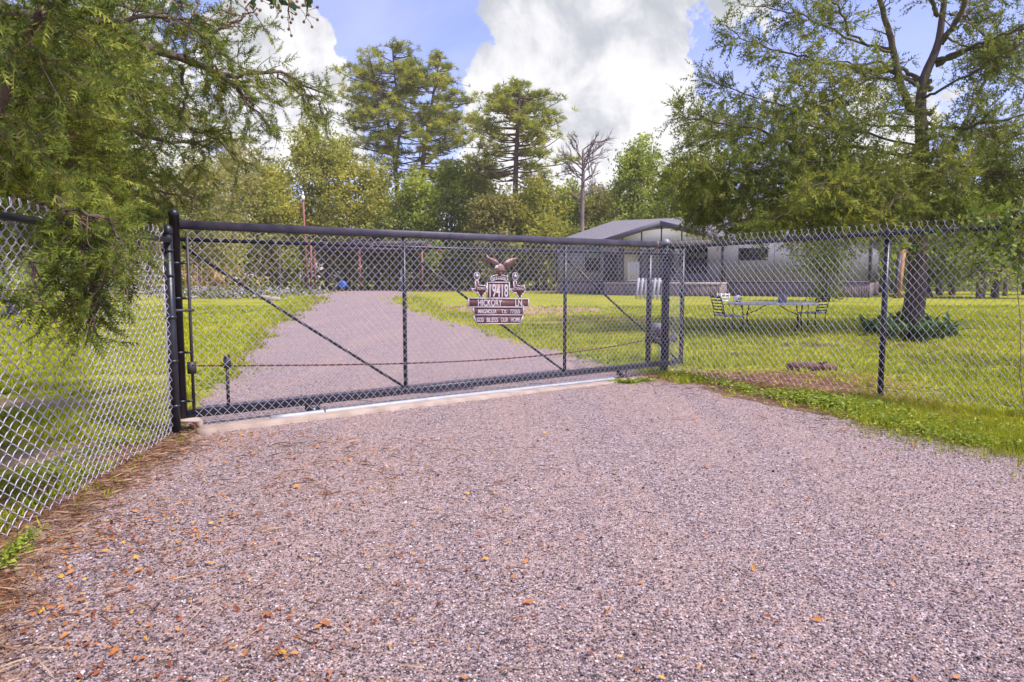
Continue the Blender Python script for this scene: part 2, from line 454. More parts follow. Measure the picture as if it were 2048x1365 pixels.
# broad drift: fines and sand in the wheel tracks, browner where needles gather
mpt = t.nodes.new('ShaderNodeMapping'); mpt.inputs['Scale'].default_value = (1.5, .22, 1); t.links.new(P, mpt.inputs['Vector'])
fbig = noise(t, mpt.outputs[0], 1.0, 7, .68, .4)
mrb = t.nodes.new('ShaderNodeMapRange'); mrb.inputs['From Min'].default_value = .38; mrb.inputs['From Max'].default_value = .66; mrb.inputs['To Max'].default_value = .85
t.links.new(fbig, mrb.inputs['Value'])
fm = noise(t, P, 7, 6, .7)
mrc = t.nodes.new('ShaderNodeMapRange'); mrc.inputs['From Min'].default_value = .3; mrc.inputs['From Max'].default_value = .7; mrc.inputs['To Max'].default_value = 1
t.links.new(fm, mrc.inputs['Value'])
mx = t.nodes.new('ShaderNodeMix'); mx.data_type = 'RGBA'
t.links.new(mathn(t, 'MULTIPLY', mrb.outputs[0], mrc.outputs[0]), mx.inputs['Factor']); t.links.new(c0, mx.inputs['A']); mx.inputs['B'].default_value = (0.46, 0.305, 0.24, 1)
t.links.new(mx.outputs['Result'], b.inputs['Base Color'])
bp = t.nodes.new('ShaderNodeBump'); bp.inputs['Strength'].default_value = .9; bp.inputs['Distance'].default_value = .008
t.links.new(mathn(t, 'SUBTRACT', 1.0, vo.outputs['Distance']), bp.inputs['Height']); t.links.new(bp.outputs[0], b.inputs['Normal'])
ys = np.concatenate([np.arange(-8, 0, .4), np.arange(0, 14, .06), np.arange(14, 30, .2), np.arange(30, 70, .6)])
V = []; F = []
def wob(y, seed):
    s_ = 0
    for q, (fr, am) in enumerate(((.9, .10), (2.3, .07), (5.1, .045), (11.7, .03), (23.0, .015))):
        s_ += am * math.sin(y * fr + seed * 7.3 + q * 2.1)
    return s_ * (1 + max(0, y - 10) * .05)
NC = 6
for y in ys:
    endf = max(0.0, (y - 60) / 10)
    a = xl(y) + wob(y, 1) + endf ** 2 * 2.5; c = xr(y) + wob(y, 2.3) - endf ** 2 * 1.5
    for q in range(NC): V.append((a + (c - a) * q / (NC - 1), y, .008))
for i in range(len(ys) - 1):
    for q in range(NC - 1):
        F.append((i * NC + q, i * NC + q + 1, (i + 1) * NC + q + 1, (i + 1) * NC + q))
Mesh().add(V, F).link('gravel_driveway', gv, kind='structure')
# ---------------------------------------------------------------- chain link fabric
def chain_link(mesh, L, z0, z1, w, h, r, x0=0.0, y=0.0, detail=2, sides=4, stubs=True, bulge=0.0, slack=0.0):
    """every wire zigzags between its neighbours; front strokes pass in front of back strokes"""
    a = w / 2; hs = h / 2
    ns = int(round((z1 - z0) / hs)); nw = int(L / a)
    for i in range(nw):
        pts = []
        xa = x0 + i * a
        for k_ in range(ns + 1):
            side = (k_ + i) % 2
            x = xa + side * a + (0.35 * r if side == 0 else -0.35 * r) * -1
            z = z0 + k_ * hs
            pts.append((x, y, z))
            if k_ < ns:
                s_ = 1 if side == 0 else -1
                yy = y + s_ * r * 1.0
                nx = xa + (1 - side) * a
                if detail == 1: pts.append(((x + nx) / 2, yy, z + hs / 2))
                elif detail == 2:
                    pts.append((x + (nx - x) * .22, yy, z + hs * .16)); pts.append((x + (nx - x) * .78, yy, z + hs * .84))
                else:
                    pts.append((x + (nx - x) * .12, yy * 1 + s_ * bulge, z + hs * .05)); pts.append((x + (nx - x) * .5, yy + s_ * bulge, z + hs * .56)); pts.append((x + (nx - x) * .88, yy, z + hs * .95))
        if slack:
            pts = [(p[0] + slack * math.sin(p[2] * 5 + i * .35), p[1] + slack * 2 * math.sin(i * .21 + p[2] * 2.2), p[2] + slack * math.sin(i * .5)) for p in pts]
        if stubs:
            e = pts[-1]; sgn = 1 if (ns + i) % 2 == 1 else -1
            if sgn == 1:
                pts += [(e[0] + .001, e[1], e[2] + .018), (e[0] - .004, e[1] - .003, e[2] + .034), (e[0] - .014, e[1] - .010, e[2] + .044)]
            else:
                pts += [(e[0] - .001, e[1] + .004, e[2] + .018), (e[0] + .004, e[1] + .003, e[2] + .034), (e[0] + .013, e[1] + .008, e[2] + .042)]
        mesh.tube(pts, r, sides, cap=False)
def capped_post(r, H, dome=True, cap_r=None, k=14):
    cr_ = cap_r or r * 1.12
    pst = Mesh().lathe((0, 0, 0), [(r, -.12), (r, H - .03)], k)
    cp = Mesh().lathe((0, 0, 0), [(cr_, H - .05), (cr_, H - .015), (cr_ * .92, H), (cr_ * .65, H + .018), (cr_ * .3, H + .028), (.002, H + .030)], k)
    return pst, cp

# ---- left fence: end post by the gate, then running back past the camera
A0 = ground(353, 872); A1 = ground(0, 1095)
uL = (A1 - A0).normalized()
fence = thing('chain_link_fence', 'silver chain link fence on black rail, running left from the gate under drooping cedar', 'fence', A0, math.atan2(uL.y, uL.x))
pm, cp = capped_post(.036, 1.70)
ep = pm.link('end_post', M_black, fence, smooth=True); cp.link('post_cap', M_black, ep, smooth=True)
pm, cp = capped_post(.030, 1.63)
lp = pm.link('line_post', M_black, fence, smooth=True); lp.location = (3.1, .03, 0)
Mesh().tube([(.03, .02, 1.60), (2.5, .02, 1.60), (5.9, .02, 1.60)], .021, 10).link('top_rail', M_black, fence, smooth=True)
mm = Mesh(); chain_link(mm, 5.9, .02, 1.645, .095, .0745, .0028, x0=.05, y=-.012, detail=3, sides=5, bulge=.004, slack=.006)
mm.link('chain_link_mesh', M_galv, fence, smooth=True)
tb = Mesh().bar((.048, -.028, .05), (.048, -.028, 1.6), .012, .006)
tb.link('tension_bar', M_galv, fence)
for z in (.25, .62, .98, 1.32, 1.52):
    q = Mesh().lathe((0, 0, 0), [(.041, -.012), (.041, .012)], 14)
    q.box(.03, -.03, -.011, .062, -.020, .011)
    o = q.link('tension_band', M_black, fence); o.location = (0, 0, z)

# ---- right fence: terminal post, line posts, runs toward the camera on the right
B0 = ground(1327, 748); B1 = ground(1757, 797)
uR = (B1 - B0).normalized()
LR = (B1 - B0).length
fr = thing('chain_link_fence', 'silver chain link fence on black rail, running right from the gate past the cedar trunk', 'fence', B0, math.atan2(uR.y, uR.x))
pm, cp = capped_post(.045, 1.79)
ep = pm.link('end_post', M_black, fr, smooth=True); cp.link('post_cap', M_cap, ep, smooth=True)
Mesh().lathe((0, 0, 0), [(.055, -.05), (.055, .17), (.047, .20)], 14).link('post_sleeve', M_blackold, fr, smooth=True)
pm, cp = capped_post(.030, 1.74)
lp = pm.link('line_post', M_black, fr, smooth=True); lp.location = (LR, .045, 0)
o = put('line_post', lp.data, fr); o.location = (LR * 2.05, .045, 0)
o = put('line_post', lp.data, fr); o.location = (LR * 3.1, .045, 0)
for q in (1, 2.05, 3.1):
    Mesh().lathe((LR * q, .03, 1.775), [(.034, -.05), (.036, -.02), (.036, .02), (.03, .03)], 12).link('rail_cap', M_black, fr, smooth=True)
Mesh().tube([(.03, .03, 1.70), (LR, .03, 1.765), (LR * 2.05, .03, 1.80), (LR * 3.1, .03, 1.80)], .021, 10).link('top_rail', M_black, fr, smooth=True)
mm = Mesh()
chain_link(mm, LR * 2.6, .03, 1.755, .076, .092, .0027, x0=.07, y=0, detail=2, sides=4, slack=.003)
# the top follows the rising rail
for arr in mm.v:
    arr[:, 2] *= (1 + .028 * np.clip(arr[:, 0] / LR, 0, 1.5))
mm.link('chain_link_mesh', M_galv, fr, smooth=True)
Mesh().bar((.066, -.012, .12), (.066, -.012, 1.70), .014, .006).link('tension_bar', M_blackold, fr)
for z in (.45, .66, 1.0, 1.3, 1.55):
    q = Mesh().lathe((0, 0, 0), [(.050, -.012), (.050, .012)], 14); q.box(.04, -.02, -.011, .085, -.012, .011)
    o = q.link('tension_band', M_black, fr); o.location = (0, 0, z)

# ---------------------------------------------------------------- the sliding gate
C0 = ground(366, 866); C1 = ground(1215, 763)
uG = (C1 - C0).normalized()
def gp(px, py): return on_plane(C0, uG, px, py)
gate = thing('sliding_gate', 'long black framed sliding gate filled with silver chain link, shut across the driveway', 'gate', C0, math.atan2(uG.y, uG.x))
s_end = gp(1362, 700)[0]
s_top = gp(1312, 490)[0]
zt = 1.735
Mesh().lathe((0, 0, 0), [(.040, .12), (.040, 1.80), (.044, 1.80), (.044, 1.83), (.036, 1.85), (.012, 1.862), (.001, 1.863)], 16).link('end_stile', M_black, gate, smooth=True)
def rrbar(x0, x1, z0, z1, y0, y1, c=.008):
    """square tube with rounded edges, lying along x"""
    pr = [(y0 + c, z0), (y1 - c, z0), (y1, z0 + c), (y1, z1 - c), (y1 - c, z1), (y0 + c, z1), (y0, z1 - c), (y0, z0 + c)]
    V = [(x0, y, z) for y, z in pr] + [(x1, y, z) for y, z in pr]
    F = [(i, (i + 1) % 8, (i + 1) % 8 + 8, i + 8) for i in range(8)] + [tuple(range(7, -1, -1)), tuple(range(8, 16))]
    return Mesh().add(V, F)
tr = rrbar(.035, s_top, zt - .036, zt + .036, -.03, .03).link('top_rail', M_railtop, gate)
Mesh().box(s_top, -.034, zt - .040, s_top + .012, .034, zt + .040).link('rail_end_cap', M_cap, tr)
zb0 = .155; zb1 = .125
bm = Mesh(); br = rrbar(.035, s_end, zb0 - .034, zb0 + .034, -.028, .028)
br.link('bottom_rail', M_black, gate)
z2 = 1.615
Mesh().tube([(.03, .0, z2), (s_end * .5, .0, z2 - .012), (s_end, .0, z2)], .017, 10).link('upper_rail', M_black, gate, smooth=True)
Mesh().tube([(s_end, 0, .12), (s_end, 0, zt - .04)], .030, 12).link('end_stile', M_black, gate, smooth=True)
sts = [gp(809, 600)[0], gp(1130, 600)[0]]
for sx_ in sts:
    Mesh().tube([(sx_, 0, .19), (sx_, 0, zt - .036)], .021, 10).link('upright', M_black, gate, smooth=True)
# brace bars run from the top of one bay to the foot of the next
for (a, za, c_, zc) in ((.06, 1.56, sts[0] - .02, .20), (sts[0] + .04, 1.56, sts[1] - .02, .20), (sts[1] + .03, 1.52, s_end - .05, .17)):
    Mesh().tube([(a, .012, za), ((a + c_) / 2, .02, (za + zc) / 2 - .01), (c_, .012, zc)], .013, 8).link('brace_bar', M_black, gate, smooth=True)
mm = Mesh(); chain_link(mm, s_end - .10, .035, 1.685, .0765, .0805, .0023, x0=.085, y=-.038, detail=1, sides=4, stubs=False, slack=.0015)
mm.link('chain_link_mesh', M_galv, gate, smooth=True)
Mesh().tube([(.088, -.03, .17), (.088, -.03, 1.68)], .013, 8).link('tension_bar', M_blackold, gate, smooth=True)
for z in (.27, .68, 1.13, 1.42):
    q = Mesh().lathe((0, 0, 0), [(.045, -.010), (.045, .010)], 14); q.box(.03, -.04, -.009, .10, -.028, .009)
    o = q.link('tension_band', M_black, gate); o.location = (0, 0, z)
q = Mesh().lathe((0, 0, 0), [(.045, -.012), (.045, .012)], 14); q.box(-.10, -.045, -.010, .12, -.035, .010)
o = q.link('latch_strap', M_blackold, gate); o.location = (0, 0, 1.03)
q = Mesh().box(.05, -.055, .50, .115, -.02, .60); q.tube([(.09, -.06, .575), (.09, -.05, .575)], .008, 8)
q.link('chain_bracket', M_blackold, gate)
# guide rail support standing on the bottom rail
sp, _ = gp(457, 760)
q = Mesh().box(sp - .012, .02, .19, sp + .012, .04, .62)
q.box(sp - .028, .012, .52, sp + .028, .046, .60); q.box(sp - .022, .014, .60, sp - .012, .044, .635); q.box(sp + .012, .014, .60, sp + .022, .044, .635)
q.link('chain_guide', M_blackold, gate)
# the wheels run on the track under the bottom rail
for px in (625, 1243):
    sw, _ = gp(px, 800)
    q = Mesh().box(sw - .062, -.034, .055, sw + .062, -.024, .122); q.box(sw - .062, .024, .055, sw + .062, .034, .122)
    q.box(sw - .062, -.024, .112, sw + .062, .024, .122)
    wb = q.link('wheel_bracket', M_blackold, gate)
    V = Mesh()
    ring = [(.050, -.018), (.058, -.012), (.050, -.002), (.050, .002), (.058, .012), (.050, .018)]
    kk = 18; pts = []; F = []
    for r_, yy in ring:
        for a_ in range(kk): pts.append((sw + r_ * math.cos(2 * pi * a_ / kk), yy, .078 + r_ * math.sin(2 * pi * a_ / kk) * .8))
    for i in range(len(ring) - 1):
        for a_ in range(kk): F.append((i * kk + a_, i * kk + (a_ + 1) % kk, (i + 1) * kk + (a_ + 1) % kk, (i + 1) * kk + a_))
    F += [tuple(range(kk)), tuple((len(ring) - 1) * kk + a_ for a_ in range(kk))[::-1]]
    V.add(pts, F).link('wheel', M_rust, wb)
    Mesh().lathe((0, 0, 0), [(.010, 0), (.010, .012)], 8).link('axle_bolt', M_galv, wb).matrix_local = Matrix.Translation((sw, -.033, .080)) @ Matrix.Rotation(pi / 2, 4, 'X')

# track on its concrete footing
cs0 = gp(388, 858)[0]; cs1 = gp(1300, 750)[0]
strip = thing('concrete_footing', 'pale weathered concrete strip along the foot of the sliding gate', 'footing', C0, math.atan2(uG.y, uG.x))
V = []; F = []
n_ = 60
for i in range(n_ + 1):
    x = cs0 + (cs1 - cs0) * i / n_
    fade = 1 if i < 28 else max(.15, 1 - (i - 28) / 34)
    y0 = -.20 - R.uniform(0, .02); y1 = .16 + R.uniform(0, .02)
    if i == 0: x += 0
    z = .035 * fade + .01
    V += [(x, y0, -.03), (x, y0 + .004, z - .008), (x, y0 + .015, z), (x, y1 - .015, z), (x, y1 - .004, z - .008), (x, y1, -.03)]
for i in range(n_):
    for q in range(5): F.append((i * 6 + q, i * 6 + q + 1, i * 6 + q + 7, i * 6 + q + 6))
F.append(tuple(range(5, -1, -1)))
Mesh().add(V, F).link('concrete_strip', M_conc, strip)
ts0 = gp(538, 838)[0]; ts1 = gp(1222, 762)[0]
track = thing('gate_track', 'silver grey steel track rail on the concrete footing under the gate', 'track', C0, math.atan2(uG.y, uG.x))
q = Mesh(); pr = [(-.024, 0), (-.018, .017), (-.006, .024), (.006, .024), (.018, .017), (.024, 0)]
V = []; F = []
for i in range(31):
    x = ts0 + (ts1 - ts0) * i / 30
    for y, z in pr: V.append((x, y - .045, .045 - .018 * max(0, (i - 12) / 18) + z))
for i in range(30):
    for j in range(5): F.append((i * 6 + j, i * 6 + j + 1, i * 6 + j + 7, i * 6 + j + 6))
F.append(tuple(range(5, -1, -1)))
q.add(V, F); q.link('rail', M_galvtrack, track)
sj = gp(645, 826)[0]
Mesh().box(sj - .004, -.072, .042, sj + .004, -.018, .072).link('rail_joint', M_blackold, track)

# concrete stop with an iron loop at the gate's left end
blk = thing('gate_stop', 'stained concrete block with a curved iron catch at the foot of the left posts', 'gate stop', C0 + Vector((.05, .02, 0)), math.atan2(uG.y, uG.x))
q = Mesh(); pr = [(-.10, -.03), (-.10, .118), (.06, .125), (.10, .10), (.105, -.03)]
q.plate([(-.12, .10), (-.12, .125), (.065, .125), (.09, .10), (.095, -.03), (.05, -.03), (.045, .05), (.02, .09), (-.02, .10)], -.075, .075)
q.link('block', M_conc, blk)
Mesh().tube([(-.02, -.085, .085), (.015, -.088, .075), (.03, -.09, .03), (.028, -.088, -.01), (0, -.085, -.03)], .009, 8).link('iron_loop', M_rust, blk, smooth=True)

# twisted ties that hold the fabric to the rails
tie = Mesh().tube([(0, .026 * math.cos(a), .026 * math.sin(a)) for a in np.linspace(0, 2 * pi, 11)] + [(.004, -.034, -.006), (.008, -.040, .012)], .0022, 4).data('wire_tie', M_galv, True)
for i in range(13):
    o = put('wire_tie', tie, gate); o.location = (.35 + i * (s_end - .5) / 12.5, 0, z2 - .012 * math.sin(pi * i / 12))
for i in range(9):
    o = put('wire_tie', tie, fr); o.location = (.35 + i * .6, .03, 1.71 + .013 * min(i, 5))
for i in range(10):
    o = put('wire_tie', tie, fence); o.location = (.3 + i * .55, .02, 1.60)
# rear gate post and guide posts on the right
Q0 = ground(1297, 733)
gp2 = thing('gate_post', 'black round guide post with grey domed cap just behind the right end of the gate', 'post', Q0 + Vector((0, .05, 0)), math.atan2(uG.y, uG.x))
pm, cp = capped_post(.040, 1.80)
x = pm.link('post', M_black, gp2, smooth=True); cp.link('post_cap', M_cap, x, smooth=True)
rp = B0 - Vector(gp2.location)
q = Mesh(); loc = Matrix.Rotation(-gp2.rotation_euler.z, 3, 'Z') @ rp
q.bar((0.0, -.045, 1.70), (loc.x * .55, loc.y * .62, 1.72), .03, .02)
hb = q.link('roller_arm', M_rust, gp2)
o = Mesh().lathe((0, 0, 0), [(.022, 0), (.028, .01), (.028, .13), (.022, .14)], 12).link('guide_roller', M_black, gp2, smooth=True); o.location = (loc.x * .55 + .02, loc.y * .62, 1.60)
o = Mesh().lathe((0, 0, 0), [(.022, 0), (.028, .01), (.028, .16), (.022, .17)], 12).link('guide_roller', M_black, gp2, smooth=True); o.location = (loc.x * .8 + .03, loc.y * .82, 1.56)

# gate opener on its stand
E0 = ground(1318, 729)
op = thing('gate_opener', 'grey gate motor box on a black steel stand behind the right gate post', 'gate motor', E0 + Vector((.05, .25, 0)), math.atan2(uG.y, uG.x))
q = Mesh(); zt_ = .36
q.box(-.20, -.11, zt_, .20, .11, zt_ + .03); q.box(-.20, -.115, zt_ - .05, -.16, .115, zt_ + .05); q.box(.13, -.115, zt_ - .03, .20, .115, zt_ + .02)
st_ = q.link('stand', M_blackold, op)
for x_ in (-.02, .16):
    Mesh().tube([(x_, -.02, 0), (x_ + .01, -.02, zt_)], .014 if x_ < 0 else .03, 8).link('leg', M_cap if x_ < 0 else M_blackold, op, smooth=True)
q = Mesh(); q.box(-.105, -.08, zt_ + .10, .07, .10, zt_ + .24)
q.link('motor_cover', mat('motor_grey', (.20, .18, .22), .6, 0, vary=.25, vscale=12), op)
q = Mesh(); q.box(-.12, -.09, zt_ + .03, .09, .10, zt_ + .09)
q.link('gearbox', M_blackold, op)
q = Mesh()
for x_ in (-.08, -.02, .04): q.tube([(x_, -.10, zt_ + .085), (x_, -.085, zt_ + .085)], .028, 12)
q.link('chain_sprocket', M_rust, op)
Mesh().box(.30, -.03, .30, .38, .03, .42).link('limit_switch', M_blackold, op)

# rusty drive chain, sagging in the middle; real links
chn = thing('drive_chain', 'thin rusty orange drive chain sagging across behind the gate mesh', 'chain', C0, math.atan2(uG.y, uG.x))
sc_, zc_ = gp(1290, 686)
x0_, z0_ = .11, .555
q = Mesh(); n_ = 330
def cpos(tt):
    x = x0_ + (sc_ - x0_) * tt
    z = z0_ + (.47 - z0_) * tt - .145 * 4 * tt * (1 - tt) * (0.55 + .45 * tt)
    return Vector((x, .055, z))
for i in range(n_):
    a = cpos(i / n_); c_ = cpos((i + .82) / n_)
    if i % 2: q.bar(a, c_, .004, .015)
    else:
        q.bar(a + Vector((0, -.006, 0)), c_ + Vector((0, -.006, 0)), .003, .013); q.bar(a + Vector((0, .006, 0)), c_ + Vector((0, .006, 0)), .003, .013)
q.link('chain_links', M_rust, chn)

# ---------------------------------------------------------------- the address sign
sgn = thing('address_sign', 'bronze coloured house number sign with spread eagle and raised letters on the gate', 'sign', C0, math.atan2(uG.y, uG.x))
def cz(x, y): return 880 + x / 6.827, 480 + y / 6.827       # reading of the enlarged photograph
def sg(x, y): return on_plane(C0, uG, *cz(x, y))
YB, YF = -.060, -.050
def board(name, pts, rim=.0055):
    o_ = [sg(*p) for p in pts]
    q = Mesh().plate(o_, YB, YF); b_ = q.link(name, M_bronze, sgn)
    q = Mesh(); n = len(o_)
    for i in range(n):
        a, c_ = o_[i], o_[(i + 1) % n]
        q.bar((a[0], YB - .004, a[1]), (c_[0], YB - .004, c_[1]), .010, rim * 2, up=(0, 1, 0))
    q.link('raised_border', M_letter, b_)
    return b_
def text(body, x0, x1, y0, y1, parent, name='lettering', shear=0, bold=.0):
    cu = bpy.data.curves.new('lettering', 'FONT'); cu.body = body; cu.size = 1; cu.extrude = .02; cu.offset = bold
    ob = bpy.data.objects.new('lettering', cu); sc.collection.objects.link(ob)
    bpy.context.view_layer.update()
    dg = bpy.context.evaluated_depsgraph_get()
    me = bpy.data.meshes.new_from_object(ob.evaluated_get(dg)); bpy.data.objects.remove(ob)
    V = np.array([v.co[:] for v in me.vertices]); F = [tuple(p.vertices) for p in me.polygons]
    mn = V.min(0); mxx = V.max(0)
    a = sg(x0, y1); c_ = sg(x1, y0); b2 = sg(x1, y1)
    fx = (V[:, 0] - mn[0]) / (mxx[0] - mn[0]); fz = (V[:, 1] - mn[1]) / (mxx[1] - mn[1])
    X = a[0] + fx * (c_[0] - a[0])
    Z = a[1] + fz * (c_[1] - b2[1]) + fx * (b2[1] - a[1])
    Yv = np.where(V[:, 2] > 0, YB - .009, YB + .001)
    q = Mesh().add(np.stack([X, Yv, Z], 1), F)
    return q.link(name, M_letter, parent)
nb = board('number_panel', [(598, 582), (898, 582), (893, 795), (598, 795)])
text('19418', 628, 880, 605, 782, nb, bold=.015)
sb = board('street_panel', [(345, 797), (1160, 808), (1155, 915), (345, 915)])
text('HICKORY', 472, 798, 815, 903, sb, bold=.012); text('LN.', 978, 1090, 815, 905, sb, bold=.012)
tb_ = board('town_panel', [(410, 920), (1088, 922), (1088, 1022), (418, 1022)])
text('MAGNOLIA', 475, 722, 948, 1003, tb_, bold=.01); text('TX.', 785, 868, 950, 1003, tb_, bold=.01); text('77355', 905, 1040, 950, 1004, tb_, bold=.01)
gb = board('motto_panel', [(412, 1026), (1090, 1026), (1042, 1140), (455, 1145)])
text('GOD', 457, 550, 1060, 1118, gb, bold=.01); text('BLESS', 590, 745, 1060, 1120, gb, bold=.01); text('OUR', 785, 880, 1060, 1118, gb, bold=.01); text('HOME', 922, 1045, 1060, 1118, gb, bold=.01)
tex = [(435, 560), (472, 560), (478, 618), (530, 626), (585, 630), (592, 690), (575, 720), (542, 750), (535, 792), (508, 788), (488, 748), (466, 712), (444, 720), (428, 712), (380, 664), (437, 668)]
for dx, dy in ((0, 0), (522, 6)):
    p_ = board('state_outline', [(x + dx, y + dy) for x, y in tex], rim=.0035)
    text('TEXAS', 455 + dx, 572 + dx, 646 + dy, 680 + dy, p_)
    # a five pointed star in a ring on a short stem
    cx0, cz0 = sg(461 + dx, 494 + dy); rr = abs(sg(461 + dx, 442 + dy)[1] - cz0)
    q = Mesh().tube([(cx0 + rr * .92 * math.cos(a_ * pi / 12), YB, cz0 + rr * math.sin(a_ * pi / 12)) for a_ in range(25)], .0045, 6, cap=False)
    ring_ = q.link('star_ring', M_letter, sgn, smooth=True)
    star = []
    for a_ in range(10):
        r_ = rr * (.88 if a_ % 2 == 0 else .36); star.append((cx0 + r_ * math.sin(a_ * pi / 5) * .92, cz0 + r_ * math.cos(a_ * pi / 5)))
    Mesh().plate(star, YB - .006, YB + .002).link('star', M_letter, ring_)
    bot = sg(456 + dx, 565 + dy); Mesh().bar((cx0, YB, cz0 - rr), (bot[0], YB, bot[1]), .012, .008).link('stem', M_bronze, ring_)
    up_ = sg(461 + dx, 405 + dy); Mesh().bar((cx0, YB, cz0 + rr), (cx0, YB, up_[1]), .010, .008).link('finial', M_bronze, ring_)
arc = [(645, 530), (660, 500), (700, 486), (760, 478), (820, 486), (868, 500), (876, 525), (868, 572), (825, 545), (760, 535), (700, 545), (655, 568)]
ab = board('welcome_banner', arc, rim=.0035)
for i, ch in enumerate('WELCOME'):
    x = 664 + i * 28.5; dz = 16 * ((i - 3) / 3) ** 2
    text(ch, x, x + 23, 500 + dz, 533 + dz, ab)
Mesh().bar((sg(640, 572)[0], YB, sg(640, 572)[1]), (sg(878, 575)[0], YB, sg(878, 575)[1]), .008, .006).link('banner_foot', M_bronze, ab)
def tri_wing(pts, n_feathers, root_pt):
    q = Mesh().plate([sg(*p) for p in pts], YB - .012, YB - .003)
    w_ = q.link('wing', M_wing, sgn)
    f = Mesh()
    rx, rz = sg(*root_pt)
    for i in range(n_feathers):
        p = pts[len(pts) - 1 - i % len(pts)]
        px_, pz_ = sg(*p)
        f.bar((rx, YB - .014, rz), (rx + (px_ - rx) * .93, YB - .014, rz + (pz_ - rz) * .93), .004, .006, up=(0, 1, 0))
    f.link('feather_ridges', M_bronze, w_)
M_wing = mat('worn_bronze', (.42, .30, .30), .5, .3, color2=(.18, .09, .08), vscale=30, bump=.3, bscale=90)
tri_wing([(585, 205), (622, 240), (680, 255), (725, 280), (752, 320), (762, 362), (705, 348), (650, 322), (610, 288), (590, 245)], 6, (750, 330))
tri_wing([(1012, 233), (960, 252), (892, 262), (842, 288), (815, 330), (818, 368), (858, 376), (920, 345), (972, 300), (1002, 265)], 6, (820, 335))
c1_ = sg(770, 378); c2_ = sg(722, 372); c3_ = sg(828, 432); c4_ = sg(762, 450)
q = Mesh(); q.blobby((c1_[0], YB - .012, c1_[1]), (.052, .022, .042)); q.link('eagle_body', M_wing, sgn, smooth=True)
q = Mesh(); q.blobby((c2_[0], YB - .014, c2_[1]), (.022, .016, .020)); q.tube([(c2_[0] - .015, YB - .018, c2_[1] - .004), (c2_[0] - .028, YB - .02, c2_[1] - .012), (c2_[0] - .030, YB - .02, c2_[1] - .022)], [.008, .006, .001], 6); q.link('eagle_head', M_letter, sgn, smooth=True)
q = Mesh().plate([sg(*p) for p in [(800, 390), (838, 400), (872, 438), (820, 448), (790, 432)]], YB - .010, YB - .002); q.link('eagle_tail', M_bronze, sgn)
q = Mesh().plate([sg(*p) for p in [(712, 425), (805, 440), (800, 470), (772, 490), (748, 488), (735, 455)]], YB - .010, YB - .002); q.link('eagle_talons', M_bronze, sgn)
# ---------------------------------------------------------------- the house
HA = Vector((3.70, 58.0, 0)); HB = Vector((23.4, 46.0, 0))
uH = (HB - HA).normalized(); LH = (HB - HA).length
nH = Vector((uH.y, -uH.x, 0))            # toward the camera
def hp(px, py, front=0.0):
    return on_plane(HA + nH * front, uH, px, py)
M_wall = mat('grey_siding', (.24, .228, .27), .8, 0, vary=.08, vscale=1.2, bump=.15, bscale=6)
M_cream = mat('cream_door', (.66, .58, .44), .6, 0, vary=.06)
M_skirt = mat('weathered_board', (.27, .21, .21), .9, 0, color2=(.17, .13, .14), vscale=6, bump=.4, bscale=20, stretch=(1, 1, .2))
M_trim = mat('dark_trim', (.06, .05, .065), .6, 0, vary=.1)
M_fascia = mat('violet_grey_fascia', (.10, .085, .13), .6, 0, vary=.1)
M_shingle = mat('shingles', (.27, .245, .26), .95, 0, color2=(.15, .135, .145), vscale=9, bump=.6, bscale=10, stretch=(1, 1, 3))
M_glass = mat('window_glass', (.02, .028, .026), .08, 0, spec=.8)
M_screen = mat('window_screen', (.035, .035, .045), .7)
M_white = mat('white_paint', (.75, .74, .78), .6, 0, vary=.06)
M_shadeb = mat('pale_blind', (.16, .24, .20), .5)
M_deck = mat('deck_edge', (.42, .34, .33), .8, 0, vary=.12)
house = thing('mobile_home', 'long grey mobile home with gabled porch and board skirting beyond the lawn', 'house', HA, math.atan2(uH.y, uH.x))
ZS, ZE, DH = 1.02, 4.15, 8.2
q = Mesh().box(0, 0, ZS, LH, DH, ZE)
wl = q.link('wall', M_wall, house)
for x in (0, LH): Mesh().box(x - .09, -.03, ZS, x + .09, .12, ZE).link('corner_trim', M_trim, wl)
Mesh().box(-.02, -.03, ZS - .05, LH + .02, .0, ZS + .06).link('sill_board', M_fascia, wl)
# skirting of upright boards
q = Mesh(); x = 0.0
while x < LH:
    w_ = R.uniform(.13, .16); q.box(x, .03 + R.uniform(-.008, .008), -.25, min(LH, x + w_ - .015), .06, ZS - .05); x += w_
y_ = .06
while y_ < DH:
    q.box(-.03, y_, -.25, .0, y_ + .135, ZS - .05); q.box(LH, y_, -.25, LH + .03, y_ + .135, ZS - .05); y_ += .15
q.link('skirting_boards', M_skirt, house, kind='stuff')
Mesh().box(.05, .08, -.25, LH - .05, DH, ZS).link('foundation_void', M_trim, house)
# sheet joints in the siding
x = 1.22
while x < LH:
    Mesh().box(x - .012, -.006, ZS + .06, x + .012, .002, ZE - .22).link('siding_joint', M_trim, wl); x += 1.22
# hip roof
ov = .45; rz_ = 6.1; hx = 3.2
V = [(-ov, -ov, ZE), (LH + ov, -ov, ZE), (LH + ov, DH + ov, ZE), (-ov, DH + ov, ZE), (hx, DH / 2, rz_), (LH - hx, DH / 2, rz_)]
roof = Mesh().add(V, [(0, 1, 5, 4), (1, 2, 5), (2, 3, 4, 5), (3, 0, 4)]).link('roof', M_shingle, house)
q = Mesh().box(-ov, -ov - .03, ZE - .22, LH + ov, -ov, ZE + .02); q.box(-ov - .03, -ov, ZE - .22, -ov, DH + ov, ZE + .02); q.box(LH + ov, -ov, ZE - .22, LH + ov + .03, DH + ov, ZE + .02)
q.link('fascia', M_fascia, roof)
Mesh().box(-ov, -ov, ZE - .06, LH + ov, DH + ov, ZE - .01).link('soffit', M_wall, roof)
